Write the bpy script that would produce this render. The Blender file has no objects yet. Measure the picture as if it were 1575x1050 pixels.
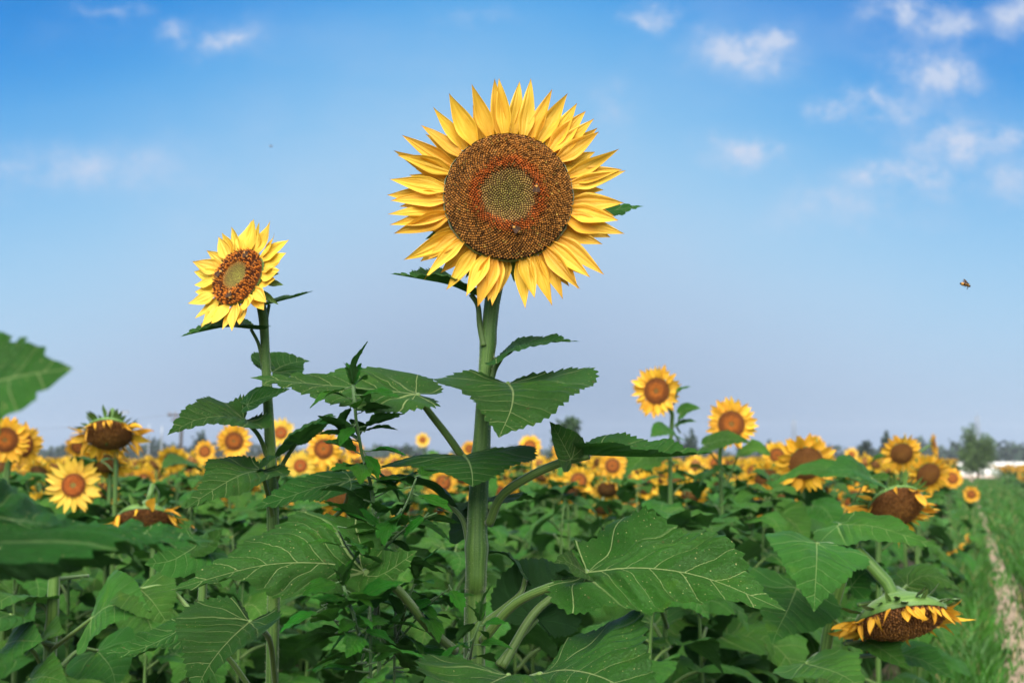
import bpy, math, random
import numpy as np
from mathutils import Vector, Matrix

# ------------------------------------------------------------------ camera, sky, sun, exposure
S = bpy.context.scene
C = S.collection
R_ = math.radians
CAM_Z = 1.6
F = 45 / 36 * 1575
HOR = 705
PITCH = math.atan((HOR - 525) / F)
cam_d = bpy.data.cameras.new('camera')
cam_d.lens = 45; cam_d.sensor_width = 36
cam_d.clip_start = 0.05; cam_d.clip_end = 6000
cam_d.dof.use_dof = True; cam_d.dof.focus_distance = 1.72; cam_d.dof.aperture_fstop = 7.0
cam_d.dof.aperture_blades = 9
cam = bpy.data.objects.new('camera', cam_d); C.objects.link(cam)
cam.location = (0, 0, CAM_Z); cam.rotation_euler = (R_(90) + PITCH, 0, 0)
S.camera = cam

SUN_DIR = Vector((-0.12, -0.66, 0.74)).normalized()
SUN_EL = math.asin(SUN_DIR.z)
SUN_ROT = math.atan2(SUN_DIR.x, SUN_DIR.y)
sun_d = bpy.data.lights.new('sun', 'SUN'); sun_d.energy = 1.5; sun_d.angle = R_(70); sun_d.color = (1, .94, .84)
sun = bpy.data.objects.new('sun', sun_d); C.objects.link(sun)
sun.rotation_euler = SUN_DIR.to_track_quat('Z', 'Y').to_euler()

S.view_settings.view_transform = 'Standard'; S.view_settings.look = 'None'
EXPO = 2.75
S.view_settings.exposure = EXPO; S.view_settings.gamma = 1
S.view_settings.use_curve_mapping = False
S.cycles.use_denoising = True
S.cycles.max_bounces = 8; S.cycles.transparent_max_bounces = 8
S.cycles.volume_bounces = 0


def lin(r, g, b):
    f = lambda c: (c / 255 / 12.92) if c / 255 <= .04045 else ((c / 255 + .055) / 1.055) ** 2.4
    return (f(r), f(g), f(b))


class NT:
    """tiny helper that writes node arithmetic"""
    def __init__(self, nt):
        self.nt = nt
    def node(self, t, **kw):
        n = self.nt.nodes.new(t)
        for k, v in kw.items():
            setattr(n, k, v)
        return n
    def link(self, a, b):
        self.nt.links.new(a, b)
    def put(self, sock, v):
        if isinstance(v, (int, float)):
            sock.default_value = v
        elif isinstance(v, (tuple, list)):
            sock.default_value = tuple(v) + ((1,) if len(v) == 3 and sock.type == 'RGBA' else ())
        else:
            self.link(v, sock)
    def m(self, op, a, b=0.0, c=0.0, clamp=False):
        n = self.node('ShaderNodeMath', operation=op, use_clamp=clamp)
        self.put(n.inputs[0], a); self.put(n.inputs[1], b)
        self.put(n.inputs[2], c)
        return n.outputs[0]
    def ss(self, x, a, b, o0=0.0, o1=1.0):
        n = self.node('ShaderNodeMapRange', interpolation_type='SMOOTHSTEP')
        self.put(n.inputs[0], x); self.put(n.inputs[1], a); self.put(n.inputs[2], b)
        self.put(n.inputs[3], o0); self.put(n.inputs[4], o1)
        return n.outputs[0]
    def mix(self, f, a, b, mode='MIX'):
        n = self.node('ShaderNodeMix', data_type='RGBA', blend_type=mode)
        self.put(n.inputs[0], f); self.put(n.inputs[6], a); self.put(n.inputs[7], b)
        return n.outputs[2]
    def ramp(self, f, stops, interp='LINEAR'):
        n = self.node('ShaderNodeValToRGB'); cr = n.color_ramp; cr.interpolation = interp
        while len(cr.elements) < len(stops):
            cr.elements.new(.5)
        for e, (p, c) in zip(cr.elements, stops):
            e.position = p; e.color = tuple(c) + (1,)
        self.put(n.inputs[0], f)
        return n.outputs[0]
    def noise(self, vec, scale, detail=3, rough=.5, out=0):
        n = self.node('ShaderNodeTexNoise'); n.inputs['Scale'].default_value = scale
        n.inputs['Detail'].default_value = detail; n.inputs['Roughness'].default_value = rough
        if vec is not None:
            self.link(vec, n.inputs['Vector'])
        return n.outputs[out]
    def xyz(self, v):
        n = self.node('ShaderNodeSeparateXYZ'); self.link(v, n.inputs[0]); return n.outputs
    def comb(self, x, y, z):
        n = self.node('ShaderNodeCombineXYZ')
        self.put(n.inputs[0], x); self.put(n.inputs[1], y); self.put(n.inputs[2], z)
        return n.outputs[0]


# ------------------------------------------------------------------ sky
W = bpy.data.worlds.new('World'); S.world = W; W.use_nodes = True
W.node_tree.nodes.clear()
g = NT(W.node_tree)
out = g.node('ShaderNodeOutputWorld'); bg = g.node('ShaderNodeBackground'); bg.inputs[1].default_value = 0.1
g.link(bg.outputs[0], out.inputs[0])
sky = g.node('ShaderNodeTexSky', sky_type='NISHITA', sun_disc=False)
sky.sun_elevation = SUN_EL; sky.sun_rotation = SUN_ROT; sky.dust_density = 2.0; sky.air_density = 1.0
tc = g.node('ShaderNodeTexCoord')
x, y, z = g.xyz(tc.outputs['Generated'])
yy = g.m('MAXIMUM', y, .08)
u = g.m('DIVIDE', x, yy); v = g.m('DIVIDE', z, yy)
az = g.m('ARCTAN2', x, y)
daz = g.m('ABSOLUTE', g.m('ADD', az, .02))
elv = g.m('ADD', z, g.ss(daz, .0, .45, 0, .105))
EXPK = 2 ** -EXPO
st = [(0.0, (138, 160, 192)), (.07, (150, 174, 206)), (.13, (172, 195, 224)), (.20, (170, 209, 239)), (.27, (142, 199, 241)),
      (.34, (84, 171, 236)), (.385, (42, 147, 228)), (.43, (14, 132, 218)), (.52, (24, 122, 206)), (.68, (64, 138, 210)), (1, (84, 140, 200))]
rc = g.ramp(elv, [(p, tuple(c * EXPK for c in lin(*q))) for p, q in st], 'B_SPLINE')
n_rc = g.node('ShaderNodeVectorMath', operation='SCALE'); g.link(rc, n_rc.inputs[0]); n_rc.inputs[3].default_value = 10
n_sk = g.node('ShaderNodeVectorMath', operation='SCALE'); g.link(sky.outputs[0], n_sk.inputs[0]); n_sk.inputs[3].default_value = EXPK * 1.4
base = g.mix(.93, n_sk.outputs[0], n_rc.outputs[0])
# clouds: soft wisps at their bearings, broken by noise, plus thin haze; unseen white cloud overhead is added to whiten the skylight
wv = g.comb(u, v, 0)
nz1 = g.noise(wv, 9, 6, .55)
nz2 = g.noise(wv, 34, 6, .65)
warpc = g.noise(wv, 12, 6, .65, out=1)
wx, wy, wz = g.xyz(warpc)
cu = g.m('ADD', u, g.m('MULTIPLY', g.m('SUBTRACT', wx, .5), .10))
cv = g.m('ADD', v, g.m('MULTIPLY', g.m('SUBTRACT', wy, .5), .065))
def sky_uv(px, py):
    cx, cy = (px - 787.5) / F, (525 - py) / F
    fy, fz = math.cos(PITCH) - cy * math.sin(PITCH), math.sin(PITCH) + cy * math.cos(PITCH)
    return cx / fy, fz / fy
clouds = [(1135, 75, 42, 24, .75), (1180, 50, 26, 16, .55), (1388, 12, 45, 26, .85), (1462, 38, 34, 22, .6), (1440, 112, 46, 28, .9),
          (1275, 160, 28, 14, .95), (1362, 172, 50, 16, .8), (1480, 222, 60, 20, .8), (1152, 235, 38, 18, .8),
          (1382, 270, 56, 20, .95), (1300, 330, 90, 22, .4), (1560, 28, 26, 24, .6), (1565, 285, 40, 20, .45),
          (335, 60, 40, 20, .85), (256, 40, 22, 11, .6), (1003, 22, 26, 11, .8), (945, 165, 34, 34, .35), (100, 255, 130, 26, .55),
          (165, 12, 34, 9, .3), (1250, 300, 40, 14, .25), (720, 35, 40, 12, .22), (1560, 215, 24, 14, .4)]
acc = None
for px, py, a, b, s in clouds:
    uu, vv = sky_uv(px, py)
    du = g.m('DIVIDE', g.m('SUBTRACT', cu, uu), a / F * 1.25); dv = g.m('DIVIDE', g.m('SUBTRACT', cv, vv), b / F * 1.25)
    d2 = g.m('ADD', g.m('MULTIPLY', du, du), g.m('MULTIPLY', dv, dv))
    e = g.m('MULTIPLY', g.m('EXPONENT', g.m('MULTIPLY', d2, -1.0)), s)
    acc = e if acc is None else g.m('ADD', acc, e)
brk = g.m('ADD', g.m('MULTIPLY', nz1, .9), g.m('MULTIPLY', nz2, .75))
cl = g.m('MULTIPLY', acc, g.ss(brk, .62, 1.05, .08, 1.6))
haz = g.m('MULTIPLY', g.ss(g.noise(g.comb(g.m('MULTIPLY', u, .6), v, 3), 7, 6, .6), .42, .75, 0, .16), g.ss(v, .02, .2))
cl = g.m('ADD', cl, haz)
cl = g.m('MULTIPLY', cl, g.ss(y, .05, .3))
nz3 = g.noise(tc.outputs['Generated'], 3.2, 7, .6)
hi = g.m('MULTIPLY', g.ss(nz3, .33, .58), g.ss(z, .38, .58, 0, .9))
cc = tuple(c * EXPK * 10 for c in lin(205, 217, 239)); ch_ = tuple(c * EXPK * 10 for c in lin(236, 236, 236))
g.link(g.mix(hi, g.mix(g.m('MINIMUM', cl, .88), base, cc), ch_), bg.inputs[0])


# ------------------------------------------------------------------ helpers
def at(px, py, d):
    """the point d metres ahead that a pixel of the photograph looks at"""
    cx, cy = (px - 787.5) / F, (525 - py) / F
    return Vector((d * cx, d * (math.cos(PITCH) - cy * math.sin(PITCH)), CAM_Z + d * (math.sin(PITCH) + cy * math.cos(PITCH))))


def mesh(name, verts, faces, mats, uv=None, mi=None, smooth=True, col=None):
    me = bpy.data.meshes.new(name)
    me.from_pydata([tuple(p) for p in verts], [], faces)
    for m in (mats if isinstance(mats, (list, tuple)) else [mats]):
        me.materials.append(m)
    if uv is not None:
        l = me.uv_layers.new(name='UVMap')
        idx = np.empty(len(me.loops), dtype=np.int32); me.loops.foreach_get('vertex_index', idx)
        l.data.foreach_set('uv', np.asarray(uv, dtype=np.float32)[idx].ravel())
    if mi is not None:
        me.polygons.foreach_set('material_index', np.asarray(mi, dtype=np.int32))
    if col is not None:
        a = me.color_attributes.new('col', 'FLOAT_COLOR', 'POINT')
        c4 = np.ones((len(verts), 4), dtype=np.float32); c4[:, :3] = col
        a.data.foreach_set('color', c4.ravel())
    me.polygons.foreach_set('use_smooth', np.full(len(me.polygons), smooth))
    me.update()
    return me


def obj(name, me, parent=None, M=None, label=None, cat=None, group=None, kind=None):
    o = bpy.data.objects.new(name, me); C.objects.link(o)
    if parent is not None:
        o.parent = parent
    if M is not None:
        o.matrix_basis = M
    for k, v in (('label', label), ('category', cat), ('group', group), ('kind', kind)):
        if v:
            o[k] = v
    return o


def thing(name, label, cat, loc, group=None, rz=0):
    o = obj(name, None, None, Matrix.Translation(loc) @ Matrix.Rotation(rz, 4, 'Z'), label, cat, group)
    o.empty_display_size = .05
    return o


def spline(pts, n):
    """Catmull-Rom through the points, n samples evenly spaced by length"""
    P = np.array([tuple(p) for p in pts], float)
    if len(P) == 2:
        D = np.linspace(P[0], P[1], 24)
    else:
        Q = np.vstack([2 * P[0] - P[1], P, 2 * P[-1] - P[-2]])
        seg = []
        for i in range(1, len(Q) - 2):
            t = np.linspace(0, 1, 17)[:-1, None]
            p0, p1, p2, p3 = Q[i - 1], Q[i], Q[i + 1], Q[i + 2]
            seg.append(.5 * (2 * p1 + (p2 - p0) * t + (2 * p0 - 5 * p1 + 4 * p2 - p3) * t ** 2 + (3 * p1 - p0 - 3 * p2 + p3) * t ** 3))
        D = np.vstack(seg + [P[-1:]])
    L = np.r_[0, np.cumsum(np.linalg.norm(np.diff(D, axis=0), axis=1))]
    s = np.linspace(0, L[-1], n)
    return np.stack([np.interp(s, L, D[:, k]) for k in range(3)], 1), L[-1]


def tube(pts, radii, sides=8, n=None, ridges=0, knots=(), cap=True):
    n = n or max(6, 5 * (len(pts) - 1))
    P, L = spline(pts, n)
    s = np.linspace(0, 1, n)
    ch = np.r_[0, np.cumsum([(Vector(b_) - Vector(a_)).length for a_, b_ in zip(pts, pts[1:])])]; ch /= ch[-1]
    same = len(radii) == len(pts)
    rr = np.interp(s, ch if same else np.linspace(0, 1, len(radii)), radii)
    if same:
        knots = [(float(np.interp(kp, range(len(pts)), ch)), ka) for kp, ka in knots]
    for kp, ka in knots:
        rr = rr * (1 + ka * np.exp(-((s - kp) * L / .012) ** 2))
    T = np.gradient(P, axis=0); T /= np.linalg.norm(T, axis=1)[:, None] + 1e-12
    ref = np.array([1., 0, 0]) if abs(T[0][0]) < .8 else np.array([0, 1., 0])
    V = []; UV = []
    for i in range(n):
        a = ref - T[i] * ref.dot(T[i]); a /= np.linalg.norm(a); ref = a
        b = np.cross(T[i], a)
        th = np.linspace(0, 2 * np.pi, sides, endpoint=False)
        r = rr[i] * (1 + (.05 * np.cos(th * ridges) if ridges else 0))
        V.append(P[i] + (np.cos(th) * r)[:, None] * a + (np.sin(th) * r)[:, None] * b)
        UV += [(k / sides, s[i] * L) for k in range(sides)]
    V = list(np.vstack(V)); Fc = []
    for i in range(n - 1):
        for k in range(sides):
            k2 = (k + 1) % sides
            Fc.append((i * sides + k, i * sides + k2, (i + 1) * sides + k2, (i + 1) * sides + k))
    if cap:
        Fc.append(tuple(range(sides))[::-1]); Fc.append(tuple((n - 1) * sides + k for k in range(sides)))
    return V, Fc, UV


class MB:
    """collects pieces of one part"""
    def __init__(self):
        self.v = []; self.f = []; self.uv = []; self.mi = []
    def add(self, v, f, uv=None, m=0):
        b = len(self.v); self.v += [tuple(p) for p in v]
        self.f += [tuple(i + b for i in q) for q in f]
        self.uv += list(uv) if uv is not None else [(0, 0)] * len(v)
        self.mi += [m] * len(f)
        return self
    def box(self, c, s, rz=0, m=0):
        cx, cy, cz = c; a, b, h = s[0] / 2, s[1] / 2, s[2] / 2; co, si = math.cos(rz), math.sin(rz)
        v = [(cx + X * a * co - Y * b * si, cy + X * a * si + Y * b * co, cz + Z * h) for X in (-1, 1) for Y in (-1, 1) for Z in (-1, 1)]
        return self.add(v, [(0, 1, 3, 2), (4, 6, 7, 5), (0, 4, 5, 1), (2, 3, 7, 6), (0, 2, 6, 4), (1, 5, 7, 3)], None, m)
    def build(self, name, mats, smooth=True):
        return mesh(name, self.v, self.f, mats, self.uv, self.mi, smooth)


# ------------------------------------------------------------------ materials
def mat(name):
    m = bpy.data.materials.new(name); m.use_nodes = True; m.node_tree.nodes.clear()
    q = NT(m.node_tree); o = q.node('ShaderNodeOutputMaterial')
    b = q.node('ShaderNodeBsdfPrincipled')
    return m, q, o, b


def leaf_material(name, top, back, vein, rough=.42, specks=.0, trans=.22, puff=1.0, nv=7.0, sheen=.0):
    m, q, o, b = mat(name)
    uvn = q.node('ShaderNodeUVMap'); uvn.uv_map = 'UVMap'
    s, t, _ = q.xyz(uvn.outputs[0])
    a = q.m('ABSOLUTE', t)
    oi = q.node('ShaderNodeObjectInfo')
    nzv = q.comb(s, t, q.m('MULTIPLY', oi.outputs['Random'], 37))
    wob = q.m('MULTIPLY', q.m('SUBTRACT', q.noise(nzv, 5, 3), .5), .085)
    mid = q.m('SUBTRACT', 1, q.ss(a, q.m('MULTIPLY', q.m('SUBTRACT', 1.15, s), .003), q.m('MULTIPLY', q.m('SUBTRACT', 1.15, s), .0115)))
    side = q.m('SIGN', t)
    qq = q.m('SUBTRACT', s, q.m('ADD', q.m('MULTIPLY', a, .62), q.m('MULTIPLY', q.m('MULTIPLY', a, a), .55)))
    qq = q.m('ADD', q.m('ADD', qq, wob), q.m('MULTIPLY', side, .012))
    p = q.m('MULTIPLY', q.m('POWER', q.m('MAXIMUM', qq, 0), .86), nv)
    dp = q.m('ABSOLUTE', q.m('SUBTRACT', q.m('FRACT', q.m('ADD', p, .5)), .5))
    wdt = q.m('MAXIMUM', q.m('MULTIPLY', q.m('SUBTRACT', q.ss(qq, .0, .35, .62, .46), a), .085), .006)
    pin = q.m('MULTIPLY', q.m('SUBTRACT', 1, q.ss(dp, q.m('MULTIPLY', wdt, .2), wdt)), q.ss(a, .06, .40, .9, .3))
    th = q.m('ADD', q.m('ARCTAN2', a, s), q.m('MULTIPLY', wob, 2))
    r = q.m('SQRT', q.m('ADD', q.m('MULTIPLY', s, s), q.m('MULTIPLY', a, a)))
    dth = q.m('MULTIPLY', q.m('ABSOLUTE', q.m('SUBTRACT', q.m('FRACT', q.m('MULTIPLY', q.m('SUBTRACT', th, .5), 1.55)), .5)), q.m('ADD', r, .02))
    rad = q.m('SUBTRACT', 1, q.ss(dth, .003, .010))
    low = q.ss(qq, -.03, -.005, 1, 0)
    vv = q.m('MAXIMUM', mid, q.m('ADD', q.m('MULTIPLY', rad, low), q.m('MULTIPLY', pin, q.m('SUBTRACT', 1, low))))
    # reticulate third-order veins
    vo = q.node('ShaderNodeTexVoronoi', feature='DISTANCE_TO_EDGE'); vo.inputs['Scale'].default_value = 22
    wv2 = q.node('ShaderNodeVectorMath', operation='ADD'); q.link(nzv, wv2.inputs[0])
    q.link(q.noise(nzv, 20, 2, out=1), wv2.inputs[1]); q.link(wv2.outputs[0], vo.inputs['Vector'])
    ret = q.m('SUBTRACT', 1, q.ss(vo.outputs['Distance'], 0, .12))
    n1 = q.noise(nzv, 3.0, 4); n2 = q.noise(nzv, 60, 2)
    dark = tuple(c * .70 for c in top)
    c0 = q.mix(q.ss(n1, .3, .7), dark, top)
    c0 = q.mix(q.m('MULTIPLY', ret, .16), c0, vein)
    c0 = q.mix(q.m('MULTIPLY', q.ss(n2, .5, .75), .2), c0, tuple(c * 1.5 for c in top))
    c1 = q.mix(q.m('MULTIPLY', vv, .92), c0, vein)
    c1 = q.mix(q.m('MULTIPLY', q.m('GREATER_THAN', q.noise(nzv, 17, 2), .735), .55), c1, (.10, .065, .025))
    c1 = q.mix(q.m('MULTIPLY', q.ss(q.noise(nzv, 5.5, 3), .58, .8), .45), c1, tuple(min(1, c * f) for c, f in zip(top, (2.8, 1.45, 1.0))))
    if specks:
        vs = q.node('ShaderNodeTexVoronoi'); vs.inputs['Scale'].default_value = 58; q.link(nzv, vs.inputs['Vector'])
        rs = q.node('ShaderNodeSeparateColor'); q.link(vs.outputs['Color'], rs.inputs[0])
        sp = q.m('MULTIPLY', q.m('LESS_THAN', vs.outputs['Distance'], q.m('MULTIPLY', rs.outputs[0], .2)), q.m('GREATER_THAN', q.m('ADD', rs.outputs[1], q.m('MULTIPLY', n1, .7)), 1.28 - specks))
        c1 = q.mix(q.m('MULTIPLY', sp, .75), c1, (.42, .40, .16))
    hs = q.node('ShaderNodeHueSaturation')
    hs.inputs['Hue'].default_value = .5
    q.link(q.m('ADD', .92, q.m('MULTIPLY', oi.outputs['Random'], .48)), hs.inputs['Value'])
    q.link(q.m('ADD', .488, q.m('MULTIPLY', q.m('FRACT', q.m('MULTIPLY', oi.outputs['Random'], 7.3)), .024)), hs.inputs['Hue'])
    q.link(c1, hs.inputs['Color'])
    ge = q.node('ShaderNodeNewGeometry')
    bk = q.mix(q.m('MULTIPLY', vv, .85), back, tuple(c * 1.6 for c in back))
    bk = q.mix(q.m('MULTIPLY', ret, .25), bk, tuple(c * 1.4 for c in back))
    colr = q.mix(ge.outputs['Backfacing'], hs.outputs[0], bk)
    q.link(colr, b.inputs['Base Color'])
    q.put(b.inputs['Roughness'], q.m('ADD', q.m('ADD', rough, q.m('MULTIPLY', n1, .12)), q.m('MULTIPLY', ge.outputs['Backfacing'], .2)))
    b.inputs['Specular IOR Level'].default_value = .2
    if sheen:
        b.inputs['Sheen Weight'].default_value = sheen; b.inputs['Sheen Roughness'].default_value = .4
        b.inputs['Sheen Tint'].default_value = (.75, .9, .85, 1)
    bump = q.node('ShaderNodeBump'); bump.inputs['Strength'].default_value = .8; bump.inputs['Distance'].default_value = .005
    hgt = q.m('ADD', q.m('MULTIPLY', vv, -1.0), q.m('ADD', q.m('MULTIPLY', q.m('SUBTRACT', dp, .25), 1.6 * puff), q.m('ADD', q.m('MULTIPLY', ret, -.6), q.m('MULTIPLY', n2, .5))))
    hgt = q.m('ADD', hgt, q.m('MULTIPLY', n1, 1.2))
    q.link(hgt, bump.inputs['Height']); q.link(bump.outputs[0], b.inputs['Normal'])
    tr = q.node('ShaderNodeBsdfTranslucent'); q.link(q.mix(.5, colr, (.05, .20, .012)), tr.inputs[0]); q.link(bump.outputs[0], tr.inputs[1])
    mx = q.node('ShaderNodeMixShader'); mx.inputs[0].default_value = trans
    q.link(b.outputs[0], mx.inputs[1]); q.link(tr.outputs[0], mx.inputs[2]); q.link(mx.outputs[0], o.inputs[0])
    return m


M_LEAF = leaf_material('sunflower leaf', (.018, .096, .008), (.022, .074, .018), (.24, .34, .12), specks=.42)
M_FLEAF = leaf_material('field leaf', (.036, .140, .014), (.038, .105, .026), (.19, .30, .09), specks=0)
M_WEED = leaf_material('weed leaf', (.026, .160, .010), (.04, .14, .022), (.09, .22, .035), rough=.36, specks=.42, nv=9)


def stem_material(name, c1, c2):
    m, q, o, b = mat(name)
    uvn = q.node('ShaderNodeUVMap'); uvn.uv_map = 'UVMap'
    uu, vv, _ = q.xyz(uvn.outputs[0])
    st = q.noise(q.comb(q.m('MULTIPLY', q.m('PINGPONG', uu, .5), 9), q.m('MULTIPLY', vv, 2.5), 0), 2.2, 4)
    n = q.noise(q.comb(q.m('MULTIPLY', q.m('PINGPONG', uu, .5), 14), q.m('MULTIPLY', vv, 160), 3), 3, 3)
    c = q.mix(q.ss(st, .35, .65), c1, c2)
    c = q.mix(q.m('MULTIPLY', q.ss(n, .55, .75), .35), c, tuple(min(1, k * 1.9) for k in c2))
    q.link(c, b.inputs['Base Color']); b.inputs['Roughness'].default_value = .55
    b.inputs['Sheen Weight'].default_value = .25; b.inputs['Sheen Roughness'].default_value = .3
    bump = q.node('ShaderNodeBump'); bump.inputs['Strength'].default_value = .5; bump.inputs['Distance'].default_value = .0015
    q.link(q.m('ADD', st, n), bump.inputs['Height']); q.link(bump.outputs[0], b.inputs['Normal'])
    q.link(b.outputs[0], o.inputs[0])
    return m


M_STEM = stem_material('green stem', (.036, .098, .011), (.085, .168, .026))
M_PET = stem_material('petiole', (.045, .105, .014), (.105, .175, .035))
M_WSTEM = stem_material('weed stem', (.03, .085, .018), (.06, .125, .03))
M_HEADBACK = stem_material('receptacle green', (.055, .13, .016), (.10, .19, .03))


def petal_material(name, basec, midc, tipc, tr=.28):
    m, q, o, b = mat(name)
    uvn = q.node('ShaderNodeUVMap'); uvn.uv_map = 'UVMap'
    uu, vv, _ = q.xyz(uvn.outputs[0])
    oi = q.node('ShaderNodeObjectInfo')
    nv = q.comb(q.m('MULTIPLY', uu, 1.6), q.m('MULTIPLY', vv, 7), q.m('MULTIPLY', oi.outputs['Random'], 31))
    n = q.noise(nv, 2.4, 4, .6)
    c = q.ramp(q.m('ADD', uu, q.m('MULTIPLY', q.m('SUBTRACT', n, .5), .22)), [(0, basec), (.26, midc), (.8, midc), (.93, tipc), (1, tuple(k * .45 for k in basec))])
    c = q.mix(q.m('MULTIPLY', q.ss(n, .5, .72), .3), c, basec)
    c = q.mix(q.m('MULTIPLY', q.m('GREATER_THAN', q.noise(nv, 9, 2), .74), .35), c, tuple(k * .5 for k in basec))
    hs = q.node('ShaderNodeHueSaturation'); q.link(c, hs.inputs['Color'])
    q.link(q.m('ADD', .86, q.m('MULTIPLY', oi.outputs['Random'], .2)), hs.inputs['Value'])
    q.link(q.m('ADD', .492, q.m('MULTIPLY', q.m('FRACT', q.m('MULTIPLY', oi.outputs['Random'], 9.7)), .016)), hs.inputs['Hue'])
    q.link(hs.outputs[0], b.inputs['Base Color']); b.inputs['Roughness'].default_value = .5
    b.inputs['Specular IOR Level'].default_value = .3
    bump = q.node('ShaderNodeBump'); bump.inputs['Strength'].default_value = .32; bump.inputs['Distance'].default_value = .02
    wv = q.m('SINE', q.m('ADD', q.m('MULTIPLY', vv, 22), q.m('MULTIPLY', n, 2.5)))
    q.link(q.m('ADD', q.m('MULTIPLY', wv, .35), n), bump.inputs['Height']); q.link(bump.outputs[0], b.inputs['Normal'])
    t = q.node('ShaderNodeBsdfTranslucent'); q.link(hs.outputs[0], t.inputs[0])
    mx = q.node('ShaderNodeMixShader'); mx.inputs[0].default_value = tr
    q.link(b.outputs[0], mx.inputs[1]); q.link(t.outputs[0], mx.inputs[2]); q.link(mx.outputs[0], o.inputs[0])
    return m


M_PETAL = petal_material('golden petal', (.66, .27, .010), (.78, .45, .036), (.72, .40, .03))
M_PETAL2 = petal_material('lemon petal', (.70, .33, .02), (.77, .50, .055), (.76, .47, .055))
M_PETAL3 = petal_material('field petal', (.66, .27, .010), (.76, .42, .028), (.74, .38, .025))
M_WITHER = petal_material('withering petal', (.58, .22, .012), (.74, .38, .025), (.50, .20, .02))


def disc_material(name, stops, scale):
    m, q, o, b = mat(name)
    uvn = q.node('ShaderNodeUVMap'); uvn.uv_map = 'UVMap'
    uu, vv, _ = q.xyz(uvn.outputs[0])
    tcn = q.node('ShaderNodeTexCoord')
    vo = q.node('ShaderNodeTexVoronoi'); vo.inputs['Scale'].default_value = scale; q.link(tcn.outputs['Object'], vo.inputs['Vector'])
    n = q.noise(tcn.outputs['Object'], 5, 3)
    c = q.ramp(q.m('ADD', uu, q.m('MULTIPLY', q.m('SUBTRACT', n, .5), .16)), stops)
    c = q.mix(q.ss(vo.outputs['Distance'], .3, .6, 0, .5), c, (.03, .011, .004))
    q.link(c, b.inputs['Base Color']); b.inputs['Roughness'].default_value = .8
    b.inputs['Specular IOR Level'].default_value = .2
    bump = q.node('ShaderNodeBump'); bump.inputs['Strength'].default_value = .6; bump.inputs['Distance'].default_value = .03
    q.link(q.m('SUBTRACT', 1, vo.outputs['Distance']), bump.inputs['Height']); q.link(bump.outputs[0], b.inputs['Normal'])
    q.link(b.outputs[0], o.inputs[0])
    return m


M_DISC = disc_material('disc brown with red ring', [(0, (.30, .17, .04)), (.2, (.24, .06, .012)), (.32, (.58, .17, .02)), (.5, (.48, .13, .018)), (.7, (.27, .085, .018)), (1, (.22, .085, .018))], 26)
M_DISC2 = disc_material('disc ripe brown', [(0, (.30, .14, .03)), (.4, (.26, .11, .026)), (1, (.17, .07, .02))], 28)
M_DISC3 = disc_material('disc young red', [(0, (.32, .25, .07)), (.22, (.30, .13, .04)), (.34, (.55, .14, .022)), (.6, (.48, .12, .02)), (1, (.24, .07, .016))], 24)
M_DISCBED, q, o, b = mat('disc bed')
b.inputs['Base Color'].default_value = (.08, .034, .010, 1); b.inputs['Roughness'].default_value = .9
q.link(b.outputs[0], o.inputs[0])
M_FLORET, q, o, b = mat('florets')
ca = q.node('ShaderNodeVertexColor'); ca.layer_name = 'col'
q.link(ca.outputs[0], b.inputs['Base Color']); b.inputs['Roughness'].default_value = .7; b.inputs['Specular IOR Level'].default_value = .25
q.link(b.outputs[0], o.inputs[0])


def plain(name, c, rough=.7, var=.25, scale=6, c2=None, bumpd=0.0, spec=.3, metal=0):
    m, q, o, b = mat(name)
    t = q.node('ShaderNodeTexCoord')
    n = q.noise(t.outputs['Object'], scale, 5, .6)
    c2 = c2 or tuple(k * (1 - var) for k in c)
    q.link(q.mix(q.ss(n, .35, .65), c2, c), b.inputs['Base Color'])
    b.inputs['Roughness'].default_value = rough; b.inputs['Specular IOR Level'].default_value = spec; b.inputs['Metallic'].default_value = metal
    if bumpd:
        bu = q.node('ShaderNodeBump'); bu.inputs['Distance'].default_value = bumpd; bu.inputs['Strength'].default_value = .8
        q.link(n, bu.inputs['Height']); q.link(bu.outputs[0], b.inputs['Normal'])
    q.link(b.outputs[0], o.inputs[0])
    return m


M_HAIR = plain('stem hair', (.45, .52, .30), .6)
M_TREE = plain('tree leaves', (.050, .105, .022), .6, .45, .7)
M_DTREE = plain('dark tree leaves', (.018, .055, .010), .6, .4, .7)
M_WILLOW = plain('willow leaves', (.060, .115, .025), .6, .35, .8)
M_FAR = plain('far wood leaves', (.024, .050, .030), .8, .4, .12)
M_TRUNK = plain('bark', (.11, .085, .06), .9, .4, 9, bumpd=.02)
M_WOODPOLE = plain('weathered pole', (.06, .048, .04), .9, .3, 4)
M_STEEL = plain('galvanised steel', (.30, .33, .37), .5, .2, 3, metal=.4)
M_CERAMIC = plain('insulator', (.20, .14, .11), .3, .2, 8)
M_WIRE = plain('wire', (.10, .10, .11), .6, .2, 8)
M_WALLW = plain('whitewashed wall', (.78, .78, .76), .85, .08, 1.2)
M_WPOST = plain('grey post', (.33, .34, .34), .8, .2, 3)
M_WALLBASE = plain('pinkish wall base', (.55, .45, .38), .9, .2, 2)
M_SOIL = plain('soil', (.075, .065, .032), .95, .45, 1.7, bumpd=.05)
M_PATH = plain('dry path earth', (.31, .235, .165), .95, .4, 5.5, bumpd=.03)
M_STONE = plain('path stone', (.36, .29, .22), .9, .4, 8, bumpd=.02)
M_GRASS = plain('grass blades', (.032, .135, .008), .55, .45, 1.3)
M_STRAW = plain('dry straw blades', (.30, .25, .10), .7, .4, 2)
M_GRASS2 = plain('broad verge weeds', (.020, .085, .008), .5, .4, 1.1)
M_BEE = plain('bee body', (.035, .022, .012), .6, .3, 300)
M_BEEGOLD = plain('bee gold', (.42, .20, .035), .7, .3, 500)
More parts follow.
